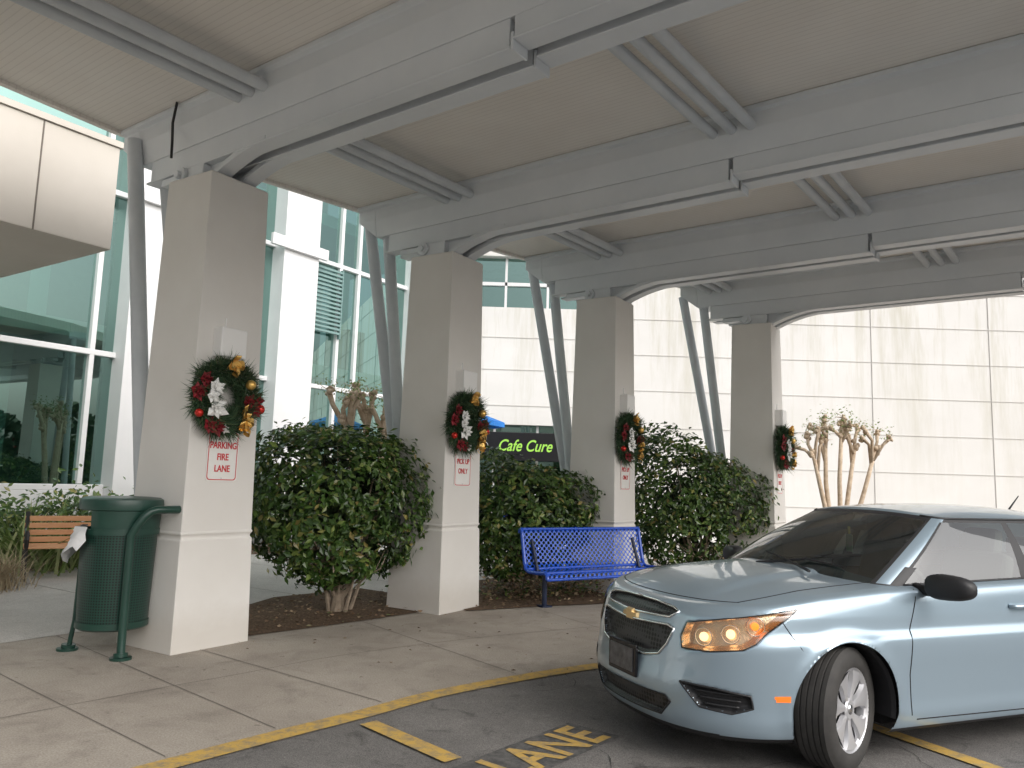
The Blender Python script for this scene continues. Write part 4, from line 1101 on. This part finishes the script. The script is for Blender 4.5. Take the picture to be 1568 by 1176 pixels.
m.tube([c-a*.17,c,c+a*.17],.02,6); m.tube([c,c-b_*.17],.02,6); m.tube([c,c+ax_*.25],.04,8)
m.box((1.86,0,1.31),(.03,.24,.065)); m.tube([(1.86,0,1.33),(1.9,0,1.40)],.01,6)
m.obj('steering_wheel',M_int,car,smooth=False)
m=MB(); m.box((1.84,.0,1.18),(.004,.06,.12)); m.obj('hang_tag',mat('tag_white',(.75,.75,.7),(.2,.5,.2),scale=14),car)
m=MB(); m.box((1.84,.0,1.27),(.004,.02,.05)); m.obj('hang_tag_top',mat('tag_yellow',(.8,.7,.1)),car)
def wheel(name,loc,steer,side):
    g=group(name,(0,0,0)); g.parent=car; g.location=loc; g.rotation_euler=(0,0,steer+(0 if side<0 else math.pi))
    m=MB()
    tp=[(.222,-.098),(.235,-.108),(.262,-.114),(.295,-.110),(.318,-.100),(.329,-.086)]
    for k in range(5):
        w_=.172/5; y0=-.086+k*w_
        tp+= [(.334,y0+.003),(.335,y0+w_-.008)]
        if k<4: tp+=[(.327,y0+w_-.007),(.327,y0+w_-.001)]
    tp+=[(.329,.086),(.318,.1),(.295,.11),(.262,.114),(.235,.108),(.222,.098)]
    m.lathe(tp,72); o=m.obj('tire',M_tire,g); autosmooth(o,30)
    m=MB(); m.lathe([(.222,.098),(.205,.08),(.2,-.05),(.205,-.085),(.222,-.099),(.229,-.103),(.231,-.098)],56)
    m.lathe([(.0,-.088),(.05,-.090),(.062,-.082)],28)
    n=7
    for k in range(n):
        a=2*math.pi*k/n+.2
        def Q(rr2,an,yy): return (rr2*math.cos(a+an),yy,rr2*math.sin(a+an))
        rs=[.045,.09,.14,.185,.214]; wd=[.40,.30,.27,.31,.40]; yy=[-.082,-.084,-.090,-.094,-.097]
        v=[]
        for rr2,w_,y2 in zip(rs,wd,yy):
            v+=[Q(rr2,-w_,y2+.022),Q(rr2,-w_*.82,y2),Q(rr2,0,y2-.006),Q(rr2,w_*.82,y2),Q(rr2,w_,y2+.022)]
        m.add(v,[(i*5+j,i*5+j+1,i*5+6+j,i*5+5+j) for i in range(4) for j in range(4)])
    o=m.obj('wheel_cover',M_silver,g); autosmooth(o,30)
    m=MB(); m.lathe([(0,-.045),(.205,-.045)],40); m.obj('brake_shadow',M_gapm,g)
    m=MB(); m.lathe([(.0,-.0945),(.026,-.094),(.028,-.089)],24); m.obj('cap',M_chrome,g,smooth=True)
ST=rad(23)
wheel('wheel_front_left',(.93,-.775,.334),ST,-1); wheel('wheel_front_right',(.93,.775,.334),ST,1)
wheel('wheel_rear_left',(3.615,-.775,.334),0,-1); wheel('wheel_rear_right',(3.615,.775,.334),0,1)
m=MB()
for sd_ in (-1,1):
    m.tube([SP(t,.90,-.0,sd_) for t in np.linspace(T[-1]-.95,T[-1]-.55,8)],.05,8)
m.obj('tail_lamps',mat('tail_red',(.35,.01,.01),rough=.2),car,smooth=True)
m=MB()
for sd_ in (-1,1):
    for u0 in (2.28,3.2): m.tube([SP(t_of_u(u),.86,o_,sd_) for u,o_ in ((u0,.0),(u0+.03,.03),(u0+.17,.03),(u0+.2,.0))],.014,8)
m.obj('door_handles',M_paint,car,smooth=True)
m=MB(); m.tube([(3.5,0,1.44),(3.62,0,1.55)],[.008,.004],6); m.obj('antenna',M_black,car)
